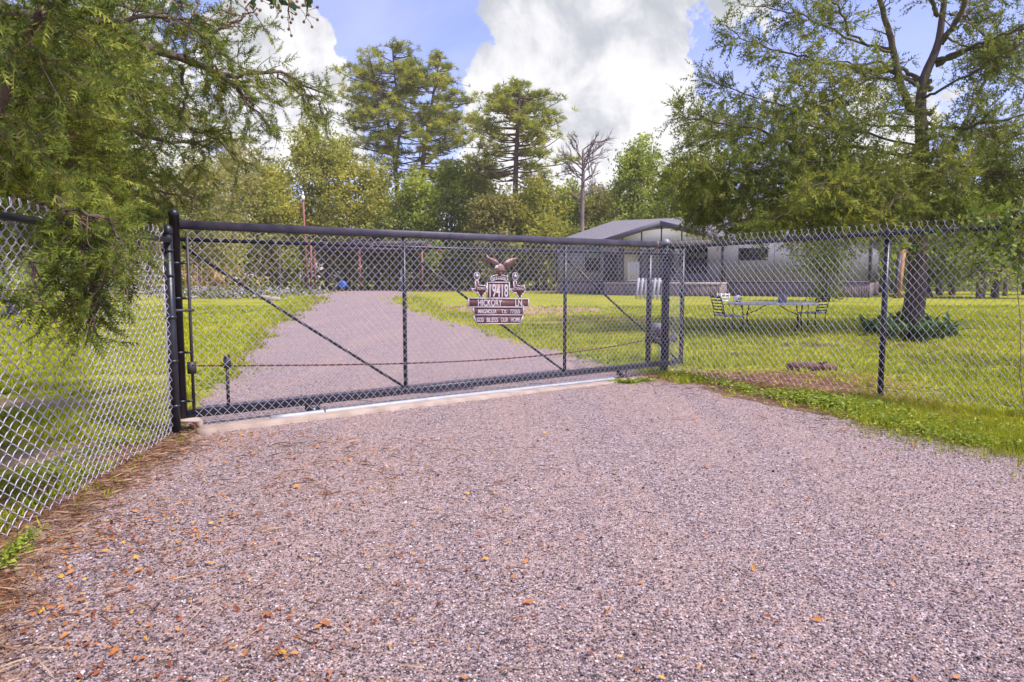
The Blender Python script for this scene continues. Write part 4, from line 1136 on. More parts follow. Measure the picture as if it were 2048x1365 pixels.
# ---- the cedar at the left; its trunk stands outside the picture
lc = thing('cedar_tree', 'large feathery cedar whose drooping green branches hang over the left fence', 'tree', (-5.4, 6.2, 0))
C = Cedar(9)
C.wood.tube(roughen(smooth_path([(-5.4, 6.2, -.1), (-5.3, 6.1, 2.0), (-5.45, 6.2, 4.5), (-5.3, 6.2, 9)], 20), .08), np.linspace(.30, .12, 20), 12)
def tk(z): return (-5.35, 6.2, z)
def a_(px, py, Y): return tuple(at(px, py, Y))
L_ = [
 # along the top and out to the right
 ([tk(3.6), a_(60, 60, 5.2), a_(240, 85, 5.4), (a_(400, 130, 5.8)), a_(470, 158, 6.1), a_(560, 150, 6.3), a_(655, 190, 6.6)], .050, .006, 1.15, .62),
 ([a_(360, 118, 5.7), a_(430, 60, 5.6), a_(520, 25, 5.5)], .018, .004, 1.1, .5),
 ([a_(420, 140, 5.8), a_(500, 210, 6.0), a_(560, 262, 6.4)], .014, .004, 1.0, .42),
 ([a_(560, 150, 6.3), a_(620, 200, 6.3), a_(650, 250, 6.4)], .010, .003, .9, .3),
 ([a_(360, 120, 5.7), a_(370, 230, 5.9), a_(480, 330, 6.2)], .016, .004, 1.1, .55),
 ([tk(3.2), a_(20, 180, 5.0), a_(150, 240, 5.4), a_(330, 280, 6.2), a_(470, 265, 7.0)], .045, .006, 1.3, .7),
 ([tk(2.6), a_(20, 300, 5.0), a_(150, 330, 5.6), a_(300, 380, 6.6), a_(400, 400, 7.2)], .040, .006, 1.35, .7),
 ([tk(2.3), a_(-60, 330, 4.6), a_(60, 395, 4.0), a_(115, 425, 3.8), a_(170, 500, 3.8), a_(180, 640, 3.9)], .028, .005, 1.25, .34),
 ([a_(60, 395, 4.0), a_(150, 440, 4.3), a_(210, 470, 4.5), a_(265, 500, 4.7)], .016, .004, 1.2, .36),
 ([a_(40, 400, 4.0), a_(80, 520, 3.7), a_(95, 590, 3.6)], .010, .004, 1.0, .25),
 ([a_(115, 425, 3.8), a_(190, 500, 3.75), a_(200, 580, 3.7), a_(188, 668, 3.7)], .012, .004, 1.9, .26),
 ([a_(60, 395, 4.0), a_(150, 480, 3.9), a_(170, 560, 3.8), a_(165, 620, 3.8)], .012, .004, 1.7, .28),
 ([tk(3.1), a_(-60, 180, 4.2), a_(60, 220, 4.4), a_(200, 260, 4.9)], .03, .005, 1.6, .6),
 ([tk(2.7), a_(-60, 260, 4.4), a_(100, 270, 5.0), a_(240, 330, 5.4)], .03, .005, 1.6, .6),
 ([tk(3.8), a_(-40, 40, 4.6), a_(100, 80, 5.0), a_(230, 60, 5.4)], .03, .005, 1.6, .6),
 ([tk(2.0), a_(0, 420, 5.6), a_(120, 450, 6.0), a_(230, 450, 6.6)], .028, .005, 1.3, .5),
 ([tk(4.0), a_(0, 10, 4.6), a_(140, 30, 4.8), a_(300, 20, 5.0), a_(420, 40, 5.2)], .04, .006, 1.2, .6),
 ([tk(3.0), a_(-80, 200, 3.4), a_(0, 84, 3.0), a_(60, 30, 2.9), a_(120, -40, 2.9)], .032, .008, 1.0, .45),
 ([tk(2.8), a_(-60, 260, 3.8), a_(60, 290, 4.0), a_(170, 320, 4.2)], .026, .005, 1.2, .5),
 ([tk(3.3), a_(-60, 120, 3.8), a_(80, 150, 4.0), a_(220, 190, 4.4), a_(320, 190, 4.8)], .03, .005, 1.15, .55),
 ([tk(2.1), a_(100, 340, 6.0), a_(220, 380, 6.4), a_(310, 400, 6.8)], .03, .005, 1.4, .6),
 ([tk(2.0), a_(60, 380, 5.2), a_(180, 400, 5.9), a_(300, 425, 6.6)], .03, .005, 1.4, .5),
 ([tk(2.9), a_(120, 200, 6.4), a_(260, 200, 7.0), a_(400, 230, 7.6)], .03, .005, 1.0, .6),
 ([tk(3.5), a_(120, 100, 6.0), a_(260, 150, 6.4), a_(380, 220, 6.8)], .03, .005, 1.3, .7),
 ([tk(2.4), a_(-40, 300, 5.2), a_(80, 350, 4.8), a_(180, 380, 4.6), a_(230, 420, 4.5)], .03, .005, 1.3, .5),
 ([tk(4.0), a_(160, 0, 6.4), a_(320, 40, 6.8), a_(440, 90, 7.2)], .03, .005, 1.2, .7),
 ([a_(115, 425, 3.8), a_(150, 470, 3.7), a_(150, 560, 3.7), a_(150, 600, 3.7)], .012, .004, 1.4, .3),
 ([tk(4.4), a_(60, 40, 6.8), a_(220, 120, 7.6), a_(360, 200, 8.4)], .035, .006, 1.3, .9),
]
for (pts, r0, r1, dn, bl) in L_:
    C.limb(pts, r0, r1, dens=dn * 1.9, bl=bl * 1.0, tw=.15, start=.08, droop=.35, spray=6)
for i in range(16):     # limbs on the other sides of the trunk, up and away
    an = rng.uniform(.35, 2 * pi - .9); z = rng.uniform(1.8, 8.2); Lr = rng.uniform(1.6, 3.4)
    e = np.array([-5.35 + math.cos(an) * Lr, 6.2 + math.sin(an) * Lr, z + rng.uniform(-.4, .5)])
    C.limb([tk(z), (np.array(tk(z)) + e) / 2 + np.array([0, 0, .25]), e], .04, .006, dens=.55, bl=.7, tw=.25, spray=2, droop=.3)
CS = cedar_sprig(5, .055)
TRI['left cedar'] = C.finish(lc, CS, .085, M_bark, M_twig, M_cedar)

# ---- the cedar on the right with a mossy trunk
T1 = ground(1826, 660)
rc = thing('cedar_tree', 'tall spreading cedar with dark trunk standing in the right lawn among strap leaved plants', 'tree', T1)
TY = T1.y
C = Cedar(6)
def r_(px, py, dy=0.0): return tuple(at(px, py, TY + dy))
C.wood.tube(roughen(smooth_path([T1 + Vector((0, 0, -.2)), T1 + Vector((.0, 0, .15)), r_(1832, 590), r_(1838, 500), r_(1846, 400), r_(1850, 300), r_(1846, 215), r_(1856, 150), r_(1880, 90), r_(1890, 20), r_(1896, -80)], 34), .05),
            np.concatenate([[.44, .34], np.linspace(.28, .12, 20), np.linspace(.115, .05, 12)]), 14)
W2 = Mesh()
forks = [([r_(1844, 225), r_(1816, 208), r_(1790, 110), r_(1773, 34), r_(1745, -60)], .11, .05, .9, .9),
         ([r_(1880, 90), r_(1910, 40, -.3), r_(1930, -10, -.5), r_(1950, -70, -.6)], .07, .04, .9, .9)]
left = [
 ([r_(1780, 108), r_(1710, 64, -.3), r_(1659, 0, -.6), r_(1600, -60, -.8)], .06, .02, .6, .9),
 ([r_(1788, 146), r_(1659, 136, -.3), r_(1587, 119, -.5), r_(1519, 85, -.8), r_(1450, 50, -.9)], .07, .012, 1.0, .95),
 ([r_(1784, 102), r_(1688, 76, .5), r_(1625, 47, .8), r_(1578, 21, 1), r_(1480, 8, 1.2)], .06, .012, .9, .9),
 ([r_(1835, 170), r_(1752, 169, .3), r_(1646, 203, .2), r_(1519, 229, -.3)], .06, .012, 1.0, .8),
 ([r_(1842, 313), r_(1722, 290, -.4), r_(1608, 297, -.8), r_(1532, 258, -1.1), r_(1434, 237, -1.4), r_(1355, 225, -1.6)], .09, .012, 1.4, 1.0),
 ([r_(1667, 364, .2), r_(1582, 313, .5), r_(1477, 288, .9), r_(1375, 280, 1.3)], .06, .012, 1.5, 1.0),
 ([r_(1843, 381), r_(1731, 356, -.5), r_(1561, 369, -1.2), r_(1434, 352, -1.6), r_(1345, 372, -1.8)], .09, .012, 1.9, 1.1),
 ([r_(1843, 407), r_(1688, 402, .5), r_(1519, 407, .9), r_(1410, 420, 1.2)], .08, .012, 1.7, 1.0),
 ([r_(1843, 385), r_(1740, 400, -1.4), r_(1620, 420, -2.2), r_(1500, 440, -2.6)], .07, .012, 1.7, .8),
 ([r_(1842, 330), r_(1700, 340, 1.4), r_(1560, 330, 2.4), r_(1450, 320, 3.0), r_(1340, 330, 3.4)], .08, .012, 1.6, 1.1),
 ([r_(1845, 250), r_(1740, 250, .9), r_(1620, 235, 1.3), r_(1480, 190, 1.6), r_(1400, 160, 1.8)], .06, .012, 1.1, .9),
 ([r_(1842, 420), r_(1740, 430, 1.6), r_(1620, 425, 2.0), r_(1520, 430, 2.4)], .06, .012, 1.6, .8),
 ([r_(1842, 400), r_(1800, 440, -1.2), r_(1720, 440, -2.4), r_(1680, 455, -3.0)], .05, .012, 1.4, .6),
 ([r_(1843, 400), r_(1650, 380, -.2), r_(1500, 400, -.6), r_(1430, 415, -.8), r_(1385, 425, -.9)], .06, .012, 1.8, .9),
 ([r_(1843, 395), r_(1700, 415, 1.0), r_(1580, 440, 1.5), r_(1480, 450, 1.8)], .06, .012, 1.7, .7),
 ([r_(1843, 350), r_(1650, 330, -1.6), r_(1500, 330, -2.0), r_(1400, 345, -2.4)], .06, .012, 1.7, .9),
 ([r_(1843, 290), r_(1650, 260, 2.6), r_(1500, 250, 3.6), r_(1390, 270, 4.2)], .06, .012, 1.6, 1.1),
 ([r_(1843, 410), r_(1760, 436, -.6), r_(1650, 448, -.8), r_(1540, 452, -.9), r_(1450, 455, -1)], .05, .012, 1.8, .7),
 ([r_(1843, 410), r_(1790, 430, 1.2), r_(1700, 446, 1.6), r_(1610, 452, 1.8)], .05, .012, 1.7, .7),
 ([r_(1845, 330), r_(1830, 360, -1.6), r_(1790, 400, -2.6), r_(1740, 430, -3.0)], .05, .012, 1.5, .8),
 ([r_(1846, 260), r_(1870, 280, -1.4), r_(1880, 330, -2.2), r_(1910, 380, -2.6)], .05, .012, 1.6, .8),
 ([r_(1800, 160), r_(1720, 150, -.9), r_(1640, 170, -1.4), r_(1560, 165, -1.8)], .04, .012, 1.2, .9),
 ([r_(1846, 230), r_(1760, 225, -1.0), r_(1680, 240, -1.6), r_(1600, 250, -2)], .05, .012, 1.3, .9),
 ([r_(1843, 300), r_(1780, 330, -1.8), r_(1700, 360, -2.8), r_(1600, 380, -3.6)], .06, .012, 1.5, .9),
]
right = [
 ([r_(1846, 320), r_(1892, 288, .4), r_(1943, 203, .8), r_(1993, 123, 1.1), r_(2060, 80, 1.3)], .10, .03, .9, 1.0),
 ([r_(1845, 381), r_(1950, 372, -.6), r_(2048, 368, -1.0), r_(2180, 350, -1.3)], .08, .015, 1.6, 1.0),
 ([r_(1845, 410), r_(1930, 402, -.4), r_(2048, 398, -.8), r_(2160, 410, -1)], .08, .015, 1.6, .9),
 ([r_(1846, 330), r_(1960, 320, 1.4), r_(2080, 300, 2.2), r_(2200, 280, 2.6)], .08, .015, 1.4, 1.0),
 ([r_(1848, 250), r_(1930, 260, -1.0), r_(2030, 240, -1.6), r_(2140, 200, -2.0)], .07, .015, 1.2, 1.0),
 ([r_(1850, 200), r_(1920, 160, -.9), r_(2010, 100, -1.3), r_(2100, 60, -1.4)], .06, .015, 1.1, 1.0),
 ([r_(1846, 280), r_(1940, 270, .4), r_(2040, 250, .8), r_(2150, 220, 1.2)], .06, .015, 1.4, 1.0),
 ([r_(1846, 300), r_(1920, 330, -1.2), r_(2020, 330, -1.8), r_(2120, 320, -2.2)], .06, .015, 1.5, 1.0),
 ([r_(1845, 400), r_(1940, 425, .9), r_(2050, 430, 1.4), r_(2150, 430, 1.8)], .05, .015, 1.6, .9),
 ([r_(1888, 70), r_(1960, 90, -.6), r_(2040, 70, -1), r_(2110, 20, -1.4)], .05, .012, 1.3, .9),
 ([r_(1896, 30), r_(1950, 60, 1.0), r_(2030, 150, 1.6), r_(2110, 180, 2)], .05, .012, 1.3, .9),
 ([r_(1843, 412), r_(1900, 430, -1.6), r_(1980, 430, -2.4)], .05, .012, 1.5, .7),
 ([r_(1890, 60), r_(1960, 20, .6), r_(2050, -30, 1.0)], .05, .012, 1.0, .9),
]
for (pts, r0, r1, dn, bl) in forks: C.limb(pts, r0, r1, dens=dn, bl=bl, tw=.4, amp=.07, mesh=W2, spray=2)
for (pts, r0, r1, dn, bl) in left + right:
    C.limb(pts, r0 * .6, r1 * .7, dens=max(1.25, dn) * 1.9, bl=bl * .95, tw=.34, start=.15 if dn > 1.1 else .25, droop=.22, spray=4, amp=.16, mesh=W2)
for i in range(14):
    an = rng.uniform(0, 2 * pi); z = rng.uniform(4.6, 10.5); Lr = rng.uniform(2.0, 3.6) * (1 - (z - 4) / 14)
    c0_ = np.array([T1.x + .2, T1.y, z]); e = c0_ + np.array([math.cos(an) * Lr, math.sin(an) * Lr * 1.1, rng.uniform(.3, 1.3)])
    C.limb([c0_, (c0_ + e) / 2 + np.array([0, 0, .1]), e], .06, .012, dens=.6, bl=.9, tw=.36, spray=2, amp=.16, mesh=W2)
W2.link('limbs', M_moss, rc, smooth=True, world=True, kind='stuff')
CS2 = cedar_sprig(3, .085, .34)
TRI['right cedar'] = C.finish(rc, CS2, .205, M_bark, M_twig, M_cedar2)

# ---- a small tree with round seed pods; its arching twigs hang in at the top
sp_ = thing('seed_pod_tree', 'arching twigs with broad leaves and small round seed pods hanging in at the top left', 'tree', (-3.0, 2.2, 0))
q = Mesh().tube(roughen(smooth_path([(-3.0, 2.2, -.1), (-2.95, 2.25, 1.4), (-2.7, 2.4, 2.6), (-2.0, 2.75, 3.1), (-1.2, 2.9, 3.0)], 24), .05), np.linspace(.05, .012, 24), 10)
q.link('trunk', M_barkgrey, sp_, smooth=True, world=True)
tw_ = Mesh(); pods = Mesh(); lv = Mesh()
hang = [((590, -120), (582, -20), (575, 40), 3.0), ((640, -140), (622, -30), (612, 35), 3.0), ((560, -100), (545, -30), (548, 14), 3.0), ((430, -150), (400, 10), (375, 72), 3.1), ((480, -150), (460, -10), (452, 50), 3.1), ((400, -130), (360, -10), (350, 40), 3.1), ((520, -120), (500, -30), (490, 20), 3.05)]
pp = []; lpz = []; ld = []
for (a, b_, c_, Y) in hang:
    P_ = roughen(smooth_path([a_(*a, Y + .1), a_(*b_, Y), a_(*c_, Y)], 10), .02)
    tw_.tube(P_, np.linspace(.005, .002, 10), 5, cap=False)
    for i in range(11):
        q_ = P_[rng.integers(4, 10)]; d = rng.normal(size=3) * .028 + np.array([0, 0, -.015]); e = q_ + d
        tw_.tube([q_, (q_ + e) / 2 + rng.normal(size=3) * .004, e], .0012, 3, cap=False); pp.append(e)
    for i in range(9):
        lpz.append(P_[rng.integers(1, 8)]); ld.append(rng.normal(size=3) + np.array([0, 0, -.6]))
for e in pp: pods.blobby(e, (.0062, .0062, .0068), 8, 6)
scatter(lv, LEAF_V, LEAF_F, np.array(lpz), frames(np.array(ld)), rng.uniform(.03, .065, len(lpz)), rng.random(len(lpz)))
tw_.link('twigs', M_twig, sp_, world=True)
pods.link('seed_pods', mat('seed_pod', (.20, .13, .05), .6, 0, vary=.3, vscale=60), sp_, smooth=True, world=True, kind='stuff')
M_broad = ramp_mat('broad_leaf', [(0, (.03, .07, .03)), (.6, (.07, .12, .025)), (1, (.16, .17, .03))], .5, .35)
lv.link('leaves', M_broad, sp_, world=True, kind='stuff')

# ---------------------------------------------------------------- pines
M_pine = ramp_mat('pine_needles', [(0, (.10, .12, .03)), (.35, (.27, .30, .05)), (.7, (.50, .50, .06)), (1, (.70, .64, .09))], .7, .5, nscale=.35, nmix=.3)
def pine(name, label, px, Y, top, prof, stems, npf, seed, size=.62, base=585):
    g0 = at(px, base, Y); g0.z = 0
    th = thing('pine_tree', label, 'tree', g0, 0, 'tall pines behind the driveway')
    zt_ = at(px, top, Y).z; zpy = lambda y: at(1000, y, Y).z
    prof = ([zpy(y) for y in prof[0]], prof[1])
    wood = Mesh(); br_ = Mesh(); fol = Mesh()
    pos = []; dr = []
    for (path, r0, r1, z0f, share) in stems:
        P_ = smooth_path([at(x, y, Y + dy) for x, y, dy in path], 26)
        wood.tube(P_, np.linspace(r0, r1, 26), 8)
        n = int(npf * share / 9)
        for i in range(n):
            tt = z0f + (1 - z0f) * ((i + rng.random()) / n) ** .9
            k_ = min(int(tt * 25), 24); p = P_[k_] + (P_[k_ + 1] - P_[k_]) * (tt * 25 - k_)
            py_ = H0 / 2 - 0
            zz = p[2]
            rr = float(np.interp(zz, prof[0], prof[1]))
            an = rng.uniform(0, 2 * pi); L = rr * rng.uniform(.55, 1.08)
            up = rng.uniform(-.05, .42) * L * (.3 + .7 * tt)
            e = p + np.array([math.cos(an) * L, math.sin(an) * L, up])
            m_ = (p + e) / 2 + np.array([0, 0, -.08 * L]) + rng.normal(size=3) * .2
            B_ = smooth_path([p, m_, e], 7)
            br_.tube(B_, np.linspace(.09, .03, 7), 4, cap=False)
            k2 = max(5, int(L * 4.0))
            for j in range(k2):
                t2 = rng.uniform(.5, 1.04)
                q_ = B_[0] + (B_[-1] - B_[0]) * t2
                off = rng.normal(size=3) * np.array([.62, .62, .22]) * (.4 + .18 * L * .5)
                pos.append(q_ + off + np.array([0, 0, .15])); dr.append(unit(off + np.array([0, 0, .9])))
                if j % 3 == 0: br_.tube([q_, q_ + off], [.035, .02], 3, cap=False)
    pos = np.array(pos); dr = np.array(dr); n = len(pos)
    pf = puff(22, .052)
    scatter(fol, pf[0], pf[1], pos, frames(dr), size * rng.uniform(.7, 1.25, n), rng.random(n), .12)
    TRI['pine ' + str(px)] = n * 22
    wood.link('trunk', M_pinebark, th, smooth=True, world=True)
    br_.link('branches', M_pinebark, th, world=True, kind='stuff')
    fol.link('crown', M_pine, th, world=True)
YP = 84
pine('p', 'tallest pine with a broad open crown, left of the twin trunk pines', 800, YP + 3, 85,
     ([400, 350, 270, 180, 115, 95], [3.4, 6.2, 7.0, 6.4, 4.0, 1.4]),
     [([(800, 585, 0), (796, 430, 0), (790, 330, 0), (770, 220, 0), (745, 140, 0)], .38, .12, .50, .5), ([(792, 340, 0), (800, 240, 1), (790, 160, 1), (785, 95, 1)], .2, .08, .2, .5)], 950, 1)
pine('p', 'tall pine with ragged crown close beside the tallest one, trunk showing low', 842, YP, 110,
     ([400, 350, 300, 230, 160, 125], [3.0, 6.4, 6.2, 5.6, 3.2, 1.0]),
     [([(838, 585, 0), (840, 440, 0), (845, 330, 0), (860, 230, 0), (880, 112, 0)], .42, .09, .40, 1.0)], 800, 2)
pine('p', 'round headed pine with straight visible trunk standing alone right of the pair', 1030, YP - 6, 165,
     ([430, 380, 320, 250, 200, 180], [2.6, 6.0, 6.4, 5.4, 3.8, 1.2]),
     [([(1028, 585, 0), (1030, 430, 0), (1032, 330, 0), (1036, 240, 0), (1040, 172, 0)], .42, .10, .40, 1.0)], 900, 3)

# ---- the dead tree
g0 = at(1162, 585, 78); g0.z = 0
dt = thing('dead_tree', 'bare dead tree with a fan of grey branches against the clouds', 'tree', g0)
wd_ = Mesh(); P_ = smooth_path([at(1162, 585, 78), at(1163, 470, 78), at(1166, 370, 78), at(1166, 300, 78)], 20)
wd_.tube(P_, np.linspace(.36, .12, 20), 8); wd_.link('trunk', mat('dead_wood', (.26, .19, .19), .9, 0, vary=.2, vscale=2), dt, smooth=True, world=True)
bw = Mesh()
def spread(p, d, L, r, lev):
    e = p + d * L; m_ = (p + e) / 2 + rng.normal(size=3) * L * .08
    bw.tube([p, m_, e], [r, r * .8, r * .6], 4, cap=False)
    if lev == 0: return
    for i in range(3 if lev > 1 else 4):
        spread(p + (e - p) * rng.uniform(.45, 1.0), unit(d + rng.normal(size=3) * .42 + np.array([0, 0, .18])), L * rng.uniform(.5, .75), r * .58, lev - 1)
for i in range(26):
    k_ = rng.integers(10, 20); an = rng.uniform(0, 2 * pi)
    spread(P_[k_], unit(np.array([math.cos(an), math.sin(an) * .6, rng.uniform(.35, 1.3)])), rng.uniform(1.3, 2.1), .075, 3)
bw.link('branches', mat('dead_twigs', (.22, .165, .175), .9), dt, world=True, kind='stuff')

# ---------------------------------------------------------------- broadleaved trees behind the lawn
M_yel = ramp_mat('leaves_yellow_green', [(0, (.12, .14, .035)), (.35, (.36, .37, .07)), (.75, (.60, .55, .10)), (1, (.78, .54, .08))], .65, .5, nscale=.28, nmix=.5)
M_olive = ramp_mat('leaves_olive', [(0, (.12, .13, .05)), (.4, (.34, .33, .10)), (.8, (.54, .47, .14)), (1, (.66, .42, .14))], .65, .5, nscale=.25, nmix=.5)
M_grn = ramp_mat('leaves_green', [(0, (.10, .14, .035)), (.4, (.31, .37, .06)), (.8, (.56, .58, .08)), (1, (.72, .62, .09))], .65, .5, nscale=.3, nmix=.5)
KIND = {'y': (M_yel, 'yellow green'), 'o': (M_olive, 'olive brown'), 'g': (M_grn, 'green')}
def broad_tree(px, Y, top, hw, kind, label, low=560, nleaf=5200, size=.30, name='broadleaf_tree', group='broadleaved trees at the wood edge'):
    M_, _ = KIND[kind]
    g0 = at(px, 585, Y); g0.z = 0
    th = thing(name, label, 'tree', g0, 0, group)
    zt_ = at(px, top, Y).z; zl = max(.8, at(px, low, Y).z); rw = hw / FPX * Y
    wood = Mesh()
    ax = np.array([g0.x, g0.y, 0])
    wood.tube(smooth_path([ax + (0, 0, -.2), ax + (R.uniform(-.3, .3), 0, zt_ * .3), ax + (R.uniform(-.6, .6), 0, zt_ * .8)], 9), np.linspace(.26, .08, 9), 7)
    nl = 12; lobes = []
    for i in range(nl):
        f = (i + .5) / nl; zz = zl + (zt_ - zl) * (.15 + .78 * f)
        w_ = rw * math.sin(pi * (.22 + .62 * f)) ** .7
        an = rng.uniform(0, 2 * pi); rad = w_ * rng.uniform(.25, .62)
        lobes.append((ax + np.array([math.cos(an) * rad, math.sin(an) * rad * .9, zz]), w_ * rng.uniform(.6, .85), (zt_ - zl) * rng.uniform(.15, .22)))
    lobes.append((ax + np.array([0, 0, zt_ - (zt_ - zl) * .14]), rw * .36, (zt_ - zl) * .14))
    for c, rx, rz in lobes[::2]:
        wood.tube([ax + (0, 0, zt_ * .32), (ax + (0, 0, zt_ * .35) + c) / 2, c], [.12, .08, .03], 4, cap=False)
    nc = 220; per = nleaf // nc; cen = []
    for i in range(nc):
        c, rx, rz = lobes[rng.integers(len(lobes))]
        d = unit(rng.normal(size=3)); cen.append(c + d * np.array([rx, rx, rz]) * rng.uniform(.55, 1.08))
    cen = np.array(cen); cr2 = rng.uniform(.5, 1.25, nc) * (rw / 4.5) ** .5
    pos = np.repeat(cen, per, 0) + rng.normal(size=(nc * per, 3)) * np.repeat(cr2, per)[:, None] * np.array([.62, .62, .42])
    rb = np.repeat(rng.random(nc), per) * .55 + rng.random(nc * per) * .45
    fol = Mesh(); scatter(fol, LEAF_V, LEAF_F, pos, frames(rng.normal(size=(len(pos), 3))), size * rng.uniform(.6, 1.3, len(pos)), rb, 0)
    wood.link('trunk', M_barkgrey, th, smooth=True, world=True)
    fol.link('crown', M_, th, world=True)
    TRI['broad'] = TRI.get('broad', 0) + len(pos) * 2
BT = [
 (-60, 46, 300, 130, 'g', 'green tree at the far left edge behind the cedar foliage'),
 (70, 44, 330, 110, 'g', 'green tree glimpsed behind the hanging cedar near the left edge'),
 (190, 48, 350, 100, 'g', 'bushy green tree behind the cedar branch that droops over the fence'),
 (300, 56, 300, 85, 'o', 'olive tree just left of the gate post, partly behind cedar sprays'),
 (400, 60, 330, 80, 'o', 'olive brown tree right of the tall gate stile'),
 (480, 74, 285, 80, 'o', 'olive tree with thin top showing sky, left of the yellow tree'),
 (545, 76, 340, 60, 'y', 'low yellow green tree with dark fork above the gate rail'),
 (615, 78, 262, 62, 'y', 'golden green tree behind the tall red pole'),
 (690, 79, 275, 62, 'y', 'golden tree between the red pole and the tallest pine'),
 (755, 80, 330, 65, 'y', 'wide yellow green tree under the tallest pine'),
 (830, 78, 360, 60, 'g', 'green tree round the foot of the twin pines'),
 (895, 82, 335, 66, 'g', 'fresh green tree between the two groups of pines'),
 (955, 84, 340, 62, 'y', 'yellow topped tree left of the round headed pine'),
 (1000, 76, 385, 55, 'o', 'brownish tree at the foot of the round headed pine'),
 (1075, 78, 370, 62, 'y', 'golden yellow tree right of the round headed pine'),
 (1130, 84, 375, 62, 'g', 'green tree in front of the dead tree'),
 (1205, 84, 380, 60, 'o', 'dull olive tree right of the dead tree behind the roof'),
 (1262, 72, 285, 56, 'g', 'oak with knobbly crown behind the porch gable'),
 (1345, 70, 330, 70, 'g', 'green tree behind the right side of the porch gable'),
 (1440, 76, 380, 75, 'o', 'olive tree behind the house roof under the cedar limbs'),
 (1545, 72, 400, 75, 'o', 'olive tree behind the middle of the house'),
 (1650, 70, 380, 75, 'g', 'green tree behind the right end of the house'),
 (1760, 62, 370, 75, 'g', 'dark green tree beyond the right corner of the house'),
 (1880, 52, 380, 80, 'g', 'green tree in shade right of the cedar trunk'),
 (1990, 46, 360, 90, 'g', 'dense green tree behind the vine at the right edge'),
 (1600, 84, 330, 90, 'g', 'tall green tree rising behind the others right of the porch'),
 (1720, 80, 320, 90, 'o', 'tall olive tree far behind the right end of the house'),
 (1830, 76, 330, 80, 'g', 'tall green tree far behind the cedar trunk'),
 (1400, 86, 340, 80, 'g', 'tall green tree far behind the main roof'),
 (2110, 44, 340, 100, 'g', 'green tree at the far right edge of the wood'),
]
for i, (px, Y, top, hw, kd, lab) in enumerate(BT):
    broad_tree(px, Y, top, hw, kd, lab, nleaf=13500 if 250 < px < 1400 else 7000, size=.0045 * Y)
# shrubs along the wood edge
BS = [(20, 24, 575, 75, 'g', 'low rounded green bush at the far left of the lawn'), (430, 68, 468, 60, 'y', 'yellow green shrub behind the corn patch'),
      (560, 78, 460, 50, 'g', 'green shrub left of the red pole foot'), (880, 80, 470, 55, 'g', 'green shrub right of the dark shed'),
      (960, 80, 475, 50, 'y', 'yellow green shrub behind the eagle sign'), (1040, 78, 470, 55, 'g', 'green shrub behind the right of the sign'),
      (1090, 76, 440, 40, 'y', 'bright yellow shrub at the left end of the house'), (1785, 60, 500, 45, 'g', 'shaded shrub behind the leaning plank'), (1905, 56, 490, 60, 'g', 'wide shaded shrub under the trees between the cedar trunk and the vine'), (2050, 54, 480, 70, 'g', 'tall shaded shrub at the very right edge'), (1860, 48, 480, 60, 'g', 'shaded shrub right of the cedar trunk'), (1960, 44, 470, 70, 'g', 'shaded shrub near the right edge beyond the fence')]
for (px, Y, top, hw, kd, lab) in BS:
    broad_tree(px, Y, top, hw, kd, lab, low=580, nleaf=3200, size=.0058 * Y, name='shrub', group='shrubs at the wood edge')
# slender bare trunks that show in the dark understorey
k_ = 0
for px, Y, w_, top in ((420, 70, .10, 430), (455, 72, .12, 420), (560, 74, .14, 400), (655, 78, .30, 430), (735, 80, .12, 440), (862, 84, .12, 450), (905, 84, .14, 430), (1850, 54, .14, 450), (1905, 52, .18, 430), (1955, 50, .12, 430), (2010, 50, .16, 430)):
    g0 = at(px, 585, Y); g0.z = 0
    lab = ['thin grey trunk behind the corn patch', 'thin grey trunk right of the corn patch', 'slender trunk in the shade left of the red pole', 'stout reddish trunk under the shed roof', 'thin trunk in shade behind the blue drum', 'thin trunk just right of the middle gate upright', 'slender trunk in shade left of the sign',
           'thin trunk right beside the cedar trunk', 'slender dark trunk in the shaded wood right of the cedar', 'thin trunk in the shaded wood left of the vine', 'slender trunk behind the vine at the right edge'][k_]; k_ += 1
    th = thing('sapling', lab, 'tree', g0, 0, 'slender trunks in the understorey')
    tp = np.array(at(px + R.uniform(-8, 8), top, Y)); P_ = smooth_path([(g0.x, g0.y, -.1), (g0.x + R.uniform(-.2, .2), g0.y, tp[2] * .5), tp], 8)
    Mesh().tube(P_, np.linspace(w_, w_ * .5, 8), 6).link('trunk', M_barkgrey if px != 655 else M_pinebark, th, smooth=True, world=True)
    n = 160; pos = P_[-1] + rng.normal(size=(n, 3)) * (.8, .8, .6)
    fol = Mesh(); scatter(fol, LEAF_V, LEAF_F, pos, frames(rng.normal(size=(n, 3))), .3 * rng.uniform(.6, 1.3, n), rng.random(n)); fol.link('crown', M_grn, th, world=True)
# the wood behind reads as one mass
n = 42000
X = rng.uniform(-95, 95, n); Yv = rng.uniform(88, 112, n) - np.abs(X) * .28
hmax = 8.5 + 3.0 * np.sin(X * .13) + 1.8 * np.sin(X * .41 + 1) + 1.2 * np.sin(X * .9)
Zv = hmax * rng.random(n) ** .8
fol = Mesh(); scatter(fol, LEAF_V, LEAF_F, np.stack([X, Yv, Zv], 1), frames(rng.normal(size=(n, 3))), rng.uniform(.45, 1.0, n), np.clip(Zv / 12 * .3 + rng.random(n) * .6, 0, 1))
o = fol.link('far_wood', M_olive, kind='stuff')
n = 16000
X = rng.uniform(-60, 50, n); Yv = 82 - np.abs(X + 5) * .33 + rng.uniform(0, 5, n); Zv = rng.random(n) ** 1.4 * 4.2
fol = Mesh(); scatter(fol, LEAF_V, LEAF_F, np.stack([X, Yv, Zv], 1), frames(rng.normal(size=(n, 3))), rng.uniform(.25, .5, n), rng.random(n) * .7)
fol.link('undergrowth', M_grn, kind='stuff')

